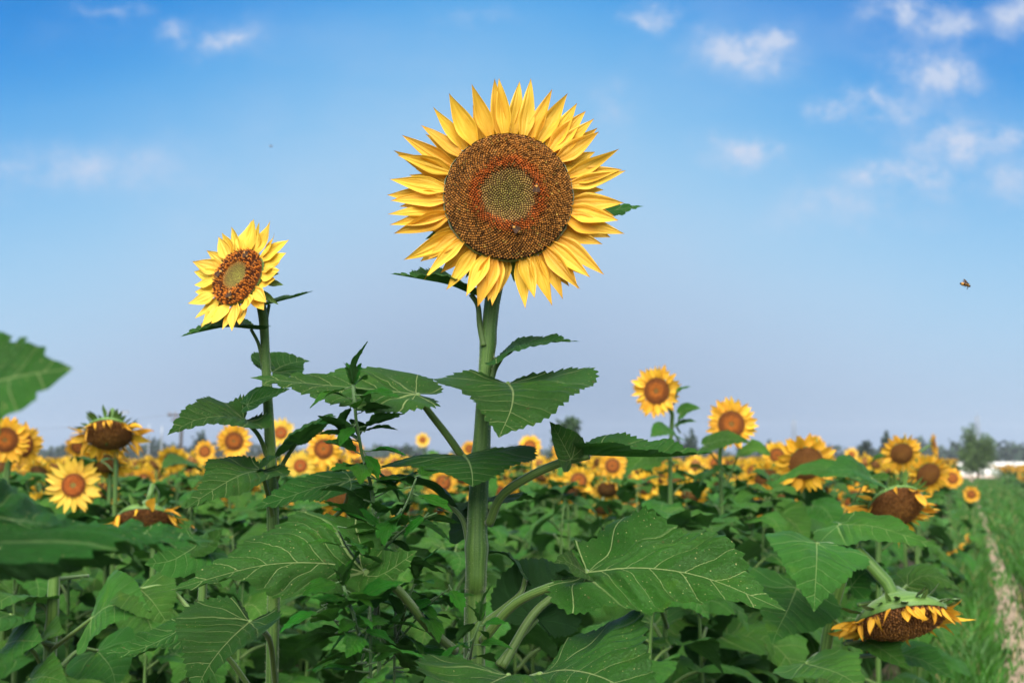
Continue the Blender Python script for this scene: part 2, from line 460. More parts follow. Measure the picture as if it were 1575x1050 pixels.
M_WING = plain('bee wing', (.045, .022, .012), .85, .2, 500, spec=.2)

# ------------------------------------------------------------------ leaf geometry
HALF = [(0, 0), (-.055, .035), (-.115, .105), (-.135, .20), (-.10, .31), (-.01, .405), (.11, .455), (.25, .455), (.40, .40),
        (.55, .31), (.70, .205), (.83, .115), (.93, .045), (1, 0)]
LANCE = [(0, 0), (.015, .05), (.08, .15), (.18, .26), (.30, .36), (.42, .40), (.55, .37), (.68, .30), (.80, .20), (.91, .09), (1, 0)]


def half_outline(shape, n, teeth, amp, rng):
    P, _ = spline([(a, b, 0) for a, b in shape], n)
    d = np.gradient(P, axis=0); nrm = np.stack([-d[:, 1], d[:, 0]], 1); nrm /= np.linalg.norm(nrm, axis=1)[:, None] + 1e-9
    s = np.linspace(0, 1, n)
    ph = s * teeth
    saw = (ph % 1.0)
    k = np.array([rng.uniform(.5, 1.35) for _ in range(int(teeth) + 2)])[ph.astype(int)]
    off = amp * k * (saw - .4) * np.clip(s * 8, 0, 1) * np.clip((1 - s) * 9, 0, 1)
    lobes = .012 * np.sin(s * 17 + rng.uniform(0, 6))
    P2 = P[:, :2] + nrm * (off + lobes * np.clip((1 - s) * 6, 0, 1) * np.clip(s * 6, 0, 1))[:, None]
    P2[0] = P[0][:2]; P2[-1] = P[-1][:2]
    return P2


def leaf_mesh(name, mid, up0=(0, -.4, .9), up1=None, wr=1.0, fl=.15, fr=.15, cl=0.0, cr=0.0, wave=.02, lift=0.0, seed=0,
              n=110, rings=14, teeth=30, amp=.036, shape=HALF, m=None, ox=None, wl=None):
    rng = random.Random(seed)
    K = 60
    P, L = spline(mid, K)
    T = np.gradient(P, axis=0); T /= np.linalg.norm(T, axis=1)[:, None]
    up0 = np.array(up0, float); up1 = up0 if up1 is None else np.array(up1, float)
    U = up0[None] * (1 - np.linspace(0, 1, K))[:, None] + up1[None] * np.linspace(0, 1, K)[:, None]
    B = np.cross(T, U); B /= np.linalg.norm(B, axis=1)[:, None]
    N = np.cross(B, T)
    hr = half_outline(shape, n, teeth, amp, rng); hl = half_outline(shape, n, teeth, amp, rng)
    hl[:, 1] *= -1
    ring = np.vstack([hr, hl[::-1][1:]])
    fs = np.linspace(0, 1, rings + 1)[1:] ** .85
    st = np.vstack([[[0, 0]]] + [ring * f for f in fs])
    s, t = st[:, 0], st[:, 1]
    sc = np.clip(s, 0, 1); i0 = np.clip((sc * (K - 1)).astype(int), 0, K - 2); fr_ = sc * (K - 1) - i0
    lp = lambda A: A[i0] * (1 - fr_)[:, None] + A[i0 + 1] * fr_[:, None]
    p, tt, bb, nn = lp(P), lp(T), lp(B), lp(N)
    neg = np.minimum(s, 0)
    p = p + tt * (neg * L)[:, None] + nn * (lift * neg ** 2 * L * 6)[:, None]
    wlx = wr if wl is None else wl
    W_ = np.where(t > 0, wr, wlx) * L
    a = np.abs(t) * W_; un = np.abs(t) / .46
    f = np.where(t > 0, fr, fl); c = np.where(t > 0, cr, cl); c = np.where(np.abs(c) < 1e-3, 1e-3, c)
    e = f + c * un
    lat = a * np.where(np.abs(un) < 1e-6, np.cos(f), (np.sin(e) - np.sin(f)) / (c * np.maximum(un, 1e-6)))
    hei = a * np.where(np.abs(un) < 1e-6, np.sin(f), (np.cos(f) - np.cos(e)) / (c * np.maximum(un, 1e-6)))
    ph = rng.uniform(0, 6.28); ph2 = rng.uniform(0, 6.28)
    wv = wave * L * un ** 1.6 * np.where(t > 0, np.sin(s * 11 + ph), np.sin(s * 12.3 + ph2))
    wv += wave * .9 * L * np.sin(s * 7 + t * 9 + ph) * np.clip(un * 2, 0, 1)
    wv += wave * .45 * L * np.sin(s * 15 - t * 21 + ph2) * np.clip(un * 2, 0, 1)
    # shallow pleats between the side veins
    qv = np.maximum(s - .62 * np.abs(t) - .55 * t * t, 0) ** .86 * 7
    wv += -.013 * L * np.cos(2 * np.pi * qv) * np.clip(un * 3, 0, 1) * np.clip(1.2 - un, 0, 1)
    V = p + bb * (np.sign(t) * lat)[:, None] + nn * (hei + wv)[:, None]
    if ox is not None:
        V = V - np.array(tuple(ox))
    cN = len(ring); Fc = []
    for k in range(cN - 1):
        Fc.append((0, 1 + k, 2 + k))
    for j in range(rings - 1):
        b0 = 1 + j * cN; b1 = b0 + cN
        for k in range(cN - 1):
            Fc.append((b0 + k, b1 + k, b1 + k + 1, b0 + k + 1))
    return V, Fc, st, mesh(name, V, Fc, m or M_LEAF, st) if name else None


# ------------------------------------------------------------------ petals, discs, heads
def petal_mesh(name, w=.17, cup=.25, bend=0.0, tip=0.0, a0=0.0, twist=0.0, ridge=.012, nu=14, nv=9, m=None, seed=0, side=0.0):
    ridge *= 1.7
    rng = random.Random(seed)
    u = np.linspace(0, 1, nu); du = 1 / (nu - 1)
    ang = a0 + bend * u + tip * np.clip((u - .62) / .38, 0, 1) ** 2
    cx = np.r_[0, np.cumsum(np.cos(ang[:-1]) * du)]; cz = np.r_[0, np.cumsum(np.sin(ang[:-1]) * du)]
    cy = side * u ** 2
    x0 = np.clip(u / .36, 0, 1); sm = x0 * x0 * (3 - 2 * x0)
    x1 = np.clip((u - .36) / .64, 0, 1)
    wu = w * (.38 + .62 * sm) * (1 - x1 ** 1.6) ** 1.15
    V = []; UV = []
    ph = rng.uniform(0, 6)
    for i in range(nu):
        for j in range(nv):
            vv = -1 + 2 * j / (nv - 1)
            y = vv * wu[i]
            z = cup * wu[i] * (vv * vv - .3) + ridge * math.cos(vv * 8.2) * math.sin(math.pi * min(1, u[i] * 1.1)) * (1 if u[i] < .9 else .4)
            z += .03 * wu[i] * math.sin(u[i] * 9 + ph + vv * 2) * 3
            tw = twist * u[i]
            y2, z2 = y * math.cos(tw) - z * math.sin(tw), y * math.sin(tw) + z * math.cos(tw)
            nx, nz = -math.sin(ang[i]), math.cos(ang[i])
            V.append((cx[i] + nx * z2, cy[i] + y2, cz[i] + nz * z2)); UV.append((u[i], vv * .5 + .5))
    Fc = [(i * nv + j, (i + 1) * nv + j, (i + 1) * nv + j + 1, i * nv + j + 1) for i in range(nu - 1) for j in range(nv - 1)]
    if name is None:
        return V, Fc, UV
    return mesh(name, V, Fc, m, UV)


def lathe(profile, seg, close=True):
    V = []; UV = []; Fc = []
    for i, (r, z) in enumerate(profile):
        for k in range(seg):
            a = 2 * math.pi * k / seg
            V.append((r * math.cos(a), r * math.sin(a), z)); UV.append((r, k / seg))
    for i in range(len(profile) - 1):
        for k in range(seg):
            k2 = (k + 1) % seg
            Fc.append((i * seg + k, i * seg + k2, (i + 1) * seg + k2, (i + 1) * seg + k))
    return V, Fc, UV


def dome(r, kind):
    if kind == 'hero':
        return .17 * (1 - r ** 2.6) - .075 * math.exp(-(r / .40) ** 4)
    if kind == 'young':
        return .16 * (1 - r ** 3) - .10 * math.exp(-(r / .38) ** 3)
    if kind == 'ripe':
        return .34 * (1 - r ** 2.2)
    return .16 * (1 - r ** 2.4) - .06 * math.exp(-(r / .3) ** 3)


def disc_mesh(name, kind, m, seg=28, nr=10):
    prof = [(r, dome(r, kind)) for r in np.linspace(1.0, .03, nr)]
    V, Fc, UV = lathe(prof, seg)
    V.append((0, 0, dome(0, kind))); UV.append((0, 0))
    b = (nr - 1) * seg
    Fc += [(b + k, b + (k + 1) % seg, len(V) - 1) for k in range(seg)]
    return mesh(name, V, Fc, m, UV)


def floret_mesh(name, kind, N, colour, height, seed):
    rng = random.Random(seed)
    V = []; Fc = []; CO = []
    sp = math.sqrt(math.pi / N)
    for i in range(N):
        r = math.sqrt((i + .5) / N) * .985; a = i * 2.399963
        x0, y0 = r * math.cos(a), r * math.sin(a)
        x0 += rng.uniform(-.1, .1) * sp; y0 += rng.uniform(-.1, .1) * sp
        z0 = dome(r, kind); rng.a = a
        h, rb, rt, c, cb, open_ = height(r, rng, sp); col = colour(r, rng)
        lean = .25 * r * h
        b0 = len(V); k0 = rng.uniform(0, 1)
        for lv, (rr, zz, cc) in enumerate(((rb, -.01, cb), (rt, h, col))):
            for k in range(5):
                th = k0 + k * 2 * math.pi / 5
                V.append((x0 + rr * math.cos(th) + lv * lean * math.cos(a), y0 + rr * math.sin(th) + lv * lean * math.sin(a), z0 + zz)); CO.append(cc)
        V.append((x0 + lean * math.cos(a), y0 + lean * math.sin(a), z0 + h * (1 - open_))); CO.append(c if c else col)
        for k in range(5):
            k2 = (k + 1) % 5
            Fc.append((b0 + k, b0 + k2, b0 + 5 + k2, b0 + 5 + k)); Fc.append((b0 + 5 + k, b0 + 5 + k2, b0 + 10))
    return mesh(name, V, Fc, M_FLORET, None, None, False, np.array(CO))


def lerp3(a, b, f):
    f = max(0, min(1, f)); return tuple(p + (q - p) * f for p, q in zip(a, b))


def hero_col(r, rng):
    a_ = rng.a if hasattr(rng, 'a') else 0
    r = r + .018 * math.sin(3 * a_ + 1) + .014 * math.sin(8 * a_)
    st = [(0, (.16, .14, .028)), (.24, (.21, .16, .035)), (.40, (.30, .18, .05)), (.47, (.50, .14, .026)), (.55, (.50, .15, .026)), (.64, (.43, .19, .035)), (1, (.42, .205, .045))]
    for (p0, c0), (p1, c1) in zip(st, st[1:]):
        if r <= p1:
            c = lerp3(c0, c1, (r + rng.gauss(0, .035) - p0) / (p1 - p0)); break
    else:
        c = st[-1][1]
    k = rng.uniform(.65, 1.45)
    if r > .6 and rng.random() < .2:
        k *= .4
    if r > .5 and rng.random() < .03:
        c = (.48, .32, .07)
    return tuple(x * k for x in c)


def hero_h(r, rng, sp):
    if r < .43:
        return (.022 + .01 * rng.random(), sp * .52, sp * .36, None, (.12, .09, .022), -.35)
    h = .062 if r < .62 else .05
    return (h * rng.uniform(.7, 1.4), sp * .40, sp * .44 * rng.uniform(.9, 1.08), (.18, .07, .02), (.14, .055, .016), .35)


def left_col(r, rng):
    if r < .5:
        c = lerp3((.30, .30, .05), (.20, .15, .03), r / .5)
        if r > .36:
            c = lerp3(c, (.42, .19, .03), (r - .36) / .14)
        k = rng.uniform(.75, 1.25)
    else:
        c = (.60, .20, .022); k = rng.uniform(.7, 1.25)
        if rng.random() < .48:
            c = (.045, .014, .008)
    return tuple(x * k for x in c)


def left_h(r, rng, sp):
    if r < .5:
        return (.02 + .012 * rng.random(), sp * .5, sp * .3, None, (.10, .08, .02), -.3)
    return (rng.uniform(.06, .15), sp * .40, sp * .30, None, (.30, .09, .012), .1)


def ripe_col(r, rng):
    k = rng.uniform(.5, 1.3)
    c = lerp3((.34, .15, .03), (.22, .085, .02), r)
    return tuple(x * k for x in c)


def mid_col(r, rng):
    c = (.38, .22, .05) if r < .2 else lerp3((.62, .19, .022), (.26, .08, .016), (r - .25) / .5)
    k = rng.uniform(.55, 1.3)
    return tuple(x * k for x in c)


def young_col(r, rng):
    c = (.34, .26, .06) if r < .24 else (.58, .15, .022) if r < .75 else (.30, .09, .018)
    k = rng.uniform(.6, 1.3)
    return tuple(x * k for x in c)


def seed_h(r, rng, sp):
    return (.045 * rng.uniform(.6, 1.5), sp * .46, sp * .30, None, (.07, .026, .008), .0)


# shared pieces in units of one petal length / one disc radius
def petal_lib(tag, m, w, n, rng, cup=(.1, .5), bend=(-.5, .25), tip=(-.5, .6), tw=.5, nu=12, nv=7, side=.1):
    return [petal_mesh('petal', rng.uniform(*w), rng.uniform(*cup), rng.uniform(*bend), rng.uniform(*tip), 0, rng.uniform(-tw, tw), .010, nu, nv, m, i, rng.uniform(-side, side)) for i in range(n)]


prng = random.Random(11)
PL_HERO = petal_lib('hero', M_PETAL, (.16, .195), 10, prng, (.15, .5), (-.1, .28), (-.4, .45), .4, 16, 9, .07)
PL_LEFT = petal_lib('left', M_PETAL2, (.23, .31), 8, prng, (.1, .45), (-.15, .4), (-.4, .5), .4, 16, 9, .1)
PL_LEMON = petal_lib('lemon', M_PETAL2, (.18, .23), 6, prng, (.1, .4), (-.1, .3), (-.3, .3), .3, 8, 5)
PL_FIELD = petal_lib('field', M_PETAL3, (.20, .28), 10, prng, (.1, .45), (-.3, .35), (-.6, .6), .5, 8, 5)
PL_WITHER = petal_lib('wither', M_WITHER, (.09, .15), 10, prng, (-.5, .8), (-.7, 1.2), (-1.6, 2.0), 1.4, 10, 5, .35)
BRACT = [leaf_mesh('bract', [(0, 0, 0), (.5, 0, .02 + .05 * i), (1, 0, .02 + .16 * i)], (0, 0, 1), wr=.36, fl=.3, fr=.3, n=10, rings=3, teeth=4, amp=0, shape=LANCE, m=M_HEADBACK, seed=i)[3] for i in range(4)]
D_FIELD = disc_mesh('disc', 'mid', M_DISC); D_RIPE = disc_mesh('disc', 'ripe', M_DISC2); D_YOUNG = disc_mesh('disc', 'young', M_DISC3)
BACK_V = lathe([(1.02, .01), (1.04, -.06), (.92, -.22), (.62, -.42), (.32, -.56), (.14, -.74)], 24)
BACK = mesh('receptacle', BACK_V[0], BACK_V[1] + [tuple(5 * 24 + k for k in range(24))], M_HEADBACK, BACK_V[2])


def rotmat(normal):
    zz = Vector(normal).normalized()
    xx = Vector((1, 0, 0)) if abs(zz.x) < .9 else Vector((0, -1, 0)) * (1 if zz.x > 0 else -1)
    yy = zz.cross(xx).normalized(); xx = yy.cross(zz).normalized()
    return Matrix((xx, yy, zz)).transposed().to_4x4()


def petal_mat(a, r0, L, pitch=0.0, roll=0.0, z=0.0, yaw=0.0):
    return (Matrix.Rotation(a, 4, 'Z') @ Matrix.Translation((r0, 0, z)) @ Matrix.Rotation(yaw, 4, 'Z') @ Matrix.Rotation(-pitch, 4, 'Y')
            @ Matrix.Rotation(roll, 4, 'X') @ Matrix.Diagonal((L, L, L, 1)))


def joined(meshes_mats, m):
    """one mesh out of several pieces (petals of a far flower)"""
    mb = MB()
    for me, M in meshes_mats:
        V = np.empty(len(me.vertices) * 3); me.vertices.foreach_get('co', V); V = V.reshape(-1, 3)
        A = np.array(M); V = V @ A[:3, :3].T + A[:3, 3]
        uv = np.zeros((len(V), 2)); l = me.uv_layers[0].data
        for p in me.polygons:
            for li, vi in zip(p.loop_indices, p.vertices):
                uv[vi] = l[li].uv
        mb.add(V, [tuple(p.vertices) for p in me.polygons], [tuple(k) for k in uv])
    return mb


STYLE = {  # petal library, disc mesh, petals, petal length in disc radii, pitch range, roll range
    'front': (PL_FIELD, D_FIELD, 30, (.85, 1.2), (-.1, .35), .35),
    'young': (PL_LEMON, D_YOUNG, 22, (1.35, 1.75), (-.05, .3), .25),
    'ripe': (PL_FIELD, D_RIPE, 30, (.75, 1.1), (-.3, .45), .6),
    'wither': (PL_WITHER + PL_FIELD[:4], D_RIPE, 42, (.6, 1.0), (-.25, .55), .8),
}


def petal_set(style, rng, n=None):
    lib, dm, cnt, ln, pit, rl = STYLE[style]
    n = n or cnt
    outp = []
    for i in range(n):
        a = 2 * math.pi * (i + rng.uniform(-.3, .3)) / n
        if style == 'wither' and rng.random() < (.5 if math.sin(a) > .45 else .04):
            continue
        pt = rng.uniform(*pit); l_ = rng.uniform(*ln)
        if style == 'wither' and math.sin(a) > .15 and rng.random() < .8:
            pt = rng.uniform(.7, 1.5); l_ *= .8
        outp.append((rng.choice(lib), petal_mat(a, .95, l_, pt, rng.uniform(-rl, rl), -.02 - .05 * (i % 2), rng.uniform(-.15, .15))))
    return outp


FAR_PET = {}
for stl in STYLE:
    FAR_PET[stl] = [joined(petal_set(stl, random.Random(40 + k)), None).build('petals', STYLE[stl][0][0].materials[0]) for k in range(4)]


def bract_set(rng, n):
    return [(rng.choice(BRACT), petal_mat(2 * math.pi * (i + rng.uniform(-.3, .3)) / n, .9, rng.uniform(.5, .85), rng.uniform(-.8, -.3), rng.uniform(-.4, .4), -.18)) for i in range(n)]


FLOR = {'front': floret_mesh('florets', 'mid', 620, mid_col, seed_h, 1), 'ripe': floret_mesh('florets', 'ripe', 700, ripe_col, seed_h, 2),
        'wither': floret_mesh('florets', 'ripe', 760, ripe_col, seed_h, 3), 'young': floret_mesh('florets', 'young', 520, young_col, seed_h, 4)}
FAR_BR = [joined(bract_set(random.Random(70 + k), 30), None).build('bracts', M_HEADBACK) for k in range(3)]


def flower_head(root, pos, normal, rd, style, detail, rng):
    """head > disc, petals (each its own when it can be told apart), bracts"""
    Mh = Matrix.Translation(Vector(pos) - root.location) @ rotmat(normal) @ Matrix.Rotation(rng.uniform(-.2, .2), 4, 'Z') @ Matrix.Diagonal((rd, rd, rd, 1))
    h = obj('flower_head', BACK, root, Mh)
    obj('disc', STYLE[style][1], h)
    if detail:
        obj('florets', FLOR[style], h, kind='stuff')
        for me, M in petal_set(style, rng):
            obj('petal', me, h, M)
        obj('bracts', rng.choice(FAR_BR), h, Matrix.Diagonal((.84, .84, 1, 1)) if style == 'wither' else None, kind='stuff')
    else:
        obj('petals', rng.choice(FAR_PET[style]), h, Matrix.Rotation(rng.uniform(0, 6) if style != 'wither' else rng.uniform(-.2, .2), 4, 'Z'))
        obj('bracts', rng.choice(FAR_BR), h, Matrix.Rotation(rng.uniform(0, 6), 4, 'Z'), kind='stuff')
    return h


# ------------------------------------------------------------------ ground, path, grass
def path_x(yv):
    return .43 + .352 * yv


def ground_mesh():
    ys = [-6, -2, 0, 2, 4, 6, 9, 13, 20, 40, 100, 300, 900]; xs = [-900, -200, -60, -20, -8, -3, 0, 3, 8, 20, 60, 200, 900]
    V = [(a, b_, 0) for b_ in ys for a in xs]; n = len(xs)
    return mesh('ground', V, [(j * n + i, j * n + i + 1, (j + 1) * n + i + 1, (j + 1) * n + i) for j in range(len(ys) - 1) for i in range(n - 1)], M_SOIL)


obj('ground', ground_mesh(), kind='structure')
grng = random.Random(3)
V = []; Fc = []
ys = np.r_[np.arange(2, 30, .25), np.arange(30, 108, 2)]
for i, yv in enumerate(ys):
    w = .12 + .10 * max(0, min(1, (15 - yv) / 5)) + .03 * math.sin(yv * 1.7) + .035 * math.sin(yv * 4.1) + grng.uniform(-.03, .03)
    c = path_x(yv) + .04 * math.sin(yv * .8)
    for k in range(5):
        f = k / 4 * 2 - 1
        V.append((c + f * w, yv - f * w * .35, .012 + .02 * (1 - f * f) + grng.uniform(0, .012) * (abs(f) < .9)))
Fc = [(i * 5 + k, i * 5 + k + 1, (i + 1) * 5 + k + 1, (i + 1) * 5 + k) for i in range(len(ys) - 1) for k in range(4)]
path = obj('path', mesh('path', V, Fc, M_PATH), kind='structure')
STN = []
for k in range(5):
    r2 = random.Random(k)
    V = []; 
    for j, (rr, zz) in enumerate(((1, 0), (.95, .35), (.6, .6))):
        for i in range(7):
            a = i * 2 * math.pi / 7
            q_ = r2.uniform(.75, 1.1)
            V.append((rr * q_ * math.cos(a), rr * q_ * math.sin(a) * .8, zz * r2.uniform(.7, 1)))
    V.append((0, 0, .62))
    Fc = [(j * 7 + i, j * 7 + (i + 1) % 7, (j + 1) * 7 + (i + 1) % 7, (j + 1) * 7 + i) for j in range(2) for i in range(7)] + [(14 + i, 14 + (i + 1) % 7, 21) for i in range(7)]
    STN.append(mesh('stone', V, Fc, M_STONE, None, None, False))
for k in range(110):
    yv = 7.5 + 9 * (grng.random() ** 1.3)
    s = grng.uniform(.012, .04)
    obj('stone', grng.choice(STN), path, Matrix.Translation((path_x(yv) + grng.gauss(0, .09), yv, .03)) @ Matrix.Rotation(grng.uniform(0, 6), 4, 'Z') @ Matrix.Diagonal((s, s, s * .7, 1)))


def grass_field(name, N, sampler, hmin, hmax, wid, seed, gm=None):
    rr = np.random.default_rng(seed)
    X, Y, K = sampler(rr, N)
    n = len(X)
    a = rr.uniform(0, 2 * np.pi, n); h = rr.uniform(hmin, hmax, n) * K; w = wid * rr.uniform(.6, 1.3, n) * (1 + Y / 25)
    lean = rr.uniform(.1, .7, n) * h; la = rr.uniform(0, 2 * np.pi, n)
    dx, dy = np.cos(a) * w / 2, np.sin(a) * w / 2
    lx, ly = np.cos(la) * lean, np.sin(la) * lean
    zr = np.zeros(n)
    V = np.stack([np.stack([X - dx, Y - dy, zr], 1), np.stack([X + dx, Y + dy, zr], 1),
                  np.stack([X + dx * .8 + lx * .35, Y + dy * .8 + ly * .35, h * .62], 1), np.stack([X - dx * .8 + lx * .35, Y - dy * .8 + ly * .35, h * .62], 1),
                  np.stack([X + lx, Y + ly, h * .95], 1)], 1).reshape(-1, 3)
    b0 = (np.arange(n) * 5)[:, None]
    quads = b0 + np.array([[0, 1, 2, 3]]); tris = b0 + np.array([[3, 2, 4]])
    me = bpy.data.meshes.new(name)
    me.vertices.add(len(V)); me.vertices.foreach_set('co', V.ravel().astype(np.float32))
    me.loops.add(n * 7); me.polygons.add(n * 2)
    me.loops.foreach_set('vertex_index', np.hstack([quads, tris]).ravel().astype(np.int32))
    st_ = (np.arange(n) * 7)[:, None] + np.array([[0, 4]])
    me.polygons.foreach_set('loop_start', st_.ravel().astype(np.int32))
    me.polygons.foreach_set('loop_total', np.tile([4, 3], n).astype(np.int32))
    me.materials.append(gm or M_GRASS); me.update(calc_edges=True); me.validate()
    return obj(name, me, kind='stuff')


def verge(rr, N):
    Y = 5 + 80 * rr.random(N) ** 1.6
    off = np.where(rr.random(N) < .3, rr.uniform(-.8, -.10, N), rr.uniform(.10, 3.2, N))
    off = np.where((np.abs(off) < .26) & (Y < 18) & (rr.random(N) < .9), np.sign(off) * rr.uniform(.24, .6, N), off)
    off = np.where(rr.random(N) < .012, rr.uniform(-.15, .15, N), off)
    off = off * (1 + Y / 40 * np.maximum(off, 0) / 3.2)
    return path_x(Y) + off, Y, np.clip((np.abs(off) - .0) / .35, .4, 1.0)


def inrow(rr, N):
    Y = 2.6 + 5.5 * rr.random(N); X = rr.uniform(-.42, .40, N) * Y
    k = X < path_x(Y) - .3
    return X[k], Y[k], np.ones(k.sum())


grass_field('grass', 150000, verge, .14, .38, .012, 1)
grass_field('dry_grass', 9000, verge, .10, .42, .008, 7, M_STRAW)
grass_field('dark_grass', 26000, verge, .10, .26, .022, 8, M_GRASS2)
grass_field('weedy_grass', 9000, inrow, .2, .6, .010, 2)


# ------------------------------------------------------------------ far things: wall, trees, wood, poles, towers
def crown(blobs, n, size, seed, flat=.6):
    rr = np.random.default_rng(seed); V = []; 
    wts = np.array([b_[3] * b_[4] * b_[3] for b_ in blobs]); wts /= wts.sum()
    which = rr.choice(len(blobs), n, p=wts)
    B = np.array(blobs)[which]
    d = rr.normal(size=(n, 3)); d /= np.linalg.norm(d, axis=1)[:, None]
    rad = rr.random(n) ** .45 * (1 + .25 * np.sin(d[:, 0] * 5 + d[:, 2] * 7 + which))
    P = B[:, :3] + d * rad[:, None] * np.stack([B[:, 3], B[:, 3], B[:, 4]], 1)
    A = rr.normal(size=(n, 3)); A /= np.linalg.norm(A, axis=1)[:, None]
    T2 = np.cross(A, rr.normal(size=(n, 3))); T2 /= np.linalg.norm(T2, axis=1)[:, None]
    s = size * rr.uniform(.5, 1.4, n)
    V = np.stack([P - A * s[:, None], P + T2 * (s * flat)[:, None], P + A * s[:, None], P - T2 * (s * flat)[:, None]], 1).reshape(-1, 3)
    return V, [(4 * i, 4 * i + 1, 4 * i + 2, 4 * i + 3) for i in range(n)]


def tree(name, label, base, h, blobs, n, size, m, trunk_r, seed, limbs=6, flat=.6):
    t = thing(name, label, 'tree', base)
    V, Fc = crown(blobs, n, size, seed, flat)
    obj('crown', mesh('crown', V, Fc, m, None, None, False), t, kind='stuff')
    rr = random.Random(seed); mb = MB()
    mb.add(*tube([(0, 0, -.05), (.05, 0, h * .4), (.0, .05, h * .8)], [trunk_r, trunk_r * .7, trunk_r * .2], 7))
    for i in range(limbs):
        bx = blobs[i % len(blobs)]
        z0 = h * rr.uniform(.18, .5)
        mb.add(*tube([(.02, 0, z0), (bx[0] * .5, bx[1] * .5, (z0 + bx[2]) / 2 + .1), (bx[0], bx[1], bx[2] + bx[4] * .4)], [trunk_r * .5, trunk_r * .3, trunk_r * .08], 5))
    obj('trunk', mb.build('trunk', M_TRUNK), t)
    return t


def ground_at(px, d):
    p = at(px, HOR, d); return Vector((p.x, p.y, 0))


b_ = ground_at(872, 78)
tree('broadleaf_tree', 'dark rounded tree rising above the flowers right of the tallest stem', b_, 4.3,
     [(0, 0, 3.3, .75, .75), (.35, 0, 3.6, .55, .55), (-.35, .1, 2.9, .6, .6), (.2, 0, 2.3, .7, .6), (-.55, 0, 2.2, .45, .5)], 2600, .10, M_DTREE, .12, 5)
b_ = ground_at(853, 70)
tree('broadleaf_tree', 'small dark bushy tree at the foot of the rounded dark tree', b_, 2.2,
     [(0, 0, 1.5, .42, .5), (.1, 0, 1.9, .3, .3)], 700, .09, M_DTREE, .07, 6, 3)
b_ = ground_at(1503, 96)
tree('willow_tree', 'pale feathery willow beside the end of the path, in front of the white wall', b_, 4.2,
     [(-.55, 0, 3.1, .6, 1.0), (-.3, 0, 2.0, .75, 1.0), (.5, 0, 2.6, .65, .8), (1.0, 0, 2.6, .5, .8), (.8, 0, 1.7, .6, .7), (-1.1, 0, 1.9, .4, .6), (0, 0, 1.2, .9, .8), (-.6, 0, 1.0, .7, .7)], 9000, .10, M_WILLOW, .1, 7, 9, .3)
# the shrubs and trees in front of the far wood, each its own
for k, (px, d, hh, ww, lab) in enumerate([(1062, 150, 5.0, 1.4, 'conical dark tree on the skyline under the left raised pair flower'),
                                          (790, 140, 3.0, 2.0, 'low dark bush on the skyline behind the tallest stem'),
                                          (620, 150, 3.2, 2.4, 'low round bush on the skyline left of the tallest stem'),
                                          (306, 130, 4.2, 1.3, 'thin hazy tree on the skyline right of the utility pole'),
                                          (1330, 140, 3.6, 1.8, 'bushy tree on the skyline beside the smallest round flower'),
                                          (1362, 150, 4.6, .9, 'narrow dark conifer on the skyline above the right field flowers')]):
    tree('skyline_tree', lab, ground_at(px, d), hh, [(0, 0, hh * .55, ww * .6, hh * .4), (.2, 0, hh * .8, ww * .35, hh * .25), (-.3, 0, hh * .4, ww * .55, hh * .3)], 700, .22, M_FAR, .12, 20 + k, 3)


def far_wood():
    rr = random.Random(9); blobs = []
    for i in range(150):
        px = -150 + 1900 * i / 149; d = rr.uniform(330, 460)
        hgt = rr.uniform(3.2, 6.0) + (.9 if px > 1380 else 0) + (1.0 if px < 420 else 0) + (1.2 if rr.random() < .15 else 0)
        p = ground_at(px + rr.uniform(-8, 8), d)
        blobs.append((p.x, p.y, hgt * .5, rr.uniform(2.5, 5), hgt * .5))
        blobs.append((p.x + rr.uniform(-2, 2), p.y, hgt * .75, rr.uniform(1, 2.2), hgt * .3))
    V, Fc = crown(blobs, 15000, .9, 4)
    o = obj('far_wood', mesh('far_wood', V, Fc, M_FAR, None, None, False), kind='stuff')
    o['label'] = 'bluish dark line of far woods along the horizon'; o['category'] = 'woods'


far_wood()

# white wall at the end of the right-hand field
wl = ground_at(1530, 108); wl.x -= 9.0
wall = thing('boundary_wall', 'long low white wall on the far right behind the willow', 'wall', wl)
pan = MB().box((0, 0, .76), (2.44, .16, 1.04)).build('panel', M_WALLW, False)
bse = MB().box((0, 0, .12), (2.48, .22, .24)).build('footing', M_WALLBASE, False)
pst = MB().box((0, 0, .68), (.16, .22, 1.36)).build('post', M_WPOST, False)
cpg = MB().box((0, 0, 1.305), (2.44, .22, .05)).build('coping', M_WALLW, False)
for k in range(12):
    obj('panel', pan, wall, Matrix.Translation((k * 2.64 + 1.32, 0, 0))); obj('footing', bse, wall, Matrix.Translation((k * 2.64 + 1.32, 0, 0)))
    obj('coping', cpg, wall, Matrix.Translation((k * 2.64 + 1.32, 0, 0)))
for k in range(13):
    obj('post', pst, wall, Matrix.Translation((k * 2.64, 0, 0)))


def utility_pole(px, d, hgt, label, arms=2, r=.13, m=M_WOODPOLE):
    t = thing('utility_pole', label, 'utility pole', ground_at(px, d), None)
    obj('shaft', MB().add(*tube([(0, 0, 0), (0, 0, hgt)], [r, r * .7], 8)).build('shaft', m), t)
    for k in range(arms):
        zc = hgt - .25 - .55 * k
        ar = obj('crossarm', MB().box((0, -.12, 0), (3.2 - .8 * k, .2, .2)).build('crossarm', m, False), t, Matrix.Translation((0, 0, zc)))
        for s_ in (-1.4, -.7, .7, 1.4):
            if abs(s_) < 1.6 - .5 * k:
                obj('insulator', MB().add(*lathe([(.07, .10), (.13, .2), (.09, .34), (.0, .42)], 6)).build('insulator', M_CERAMIC), ar, Matrix.Translation((s_, -.12, 0)))
    return t


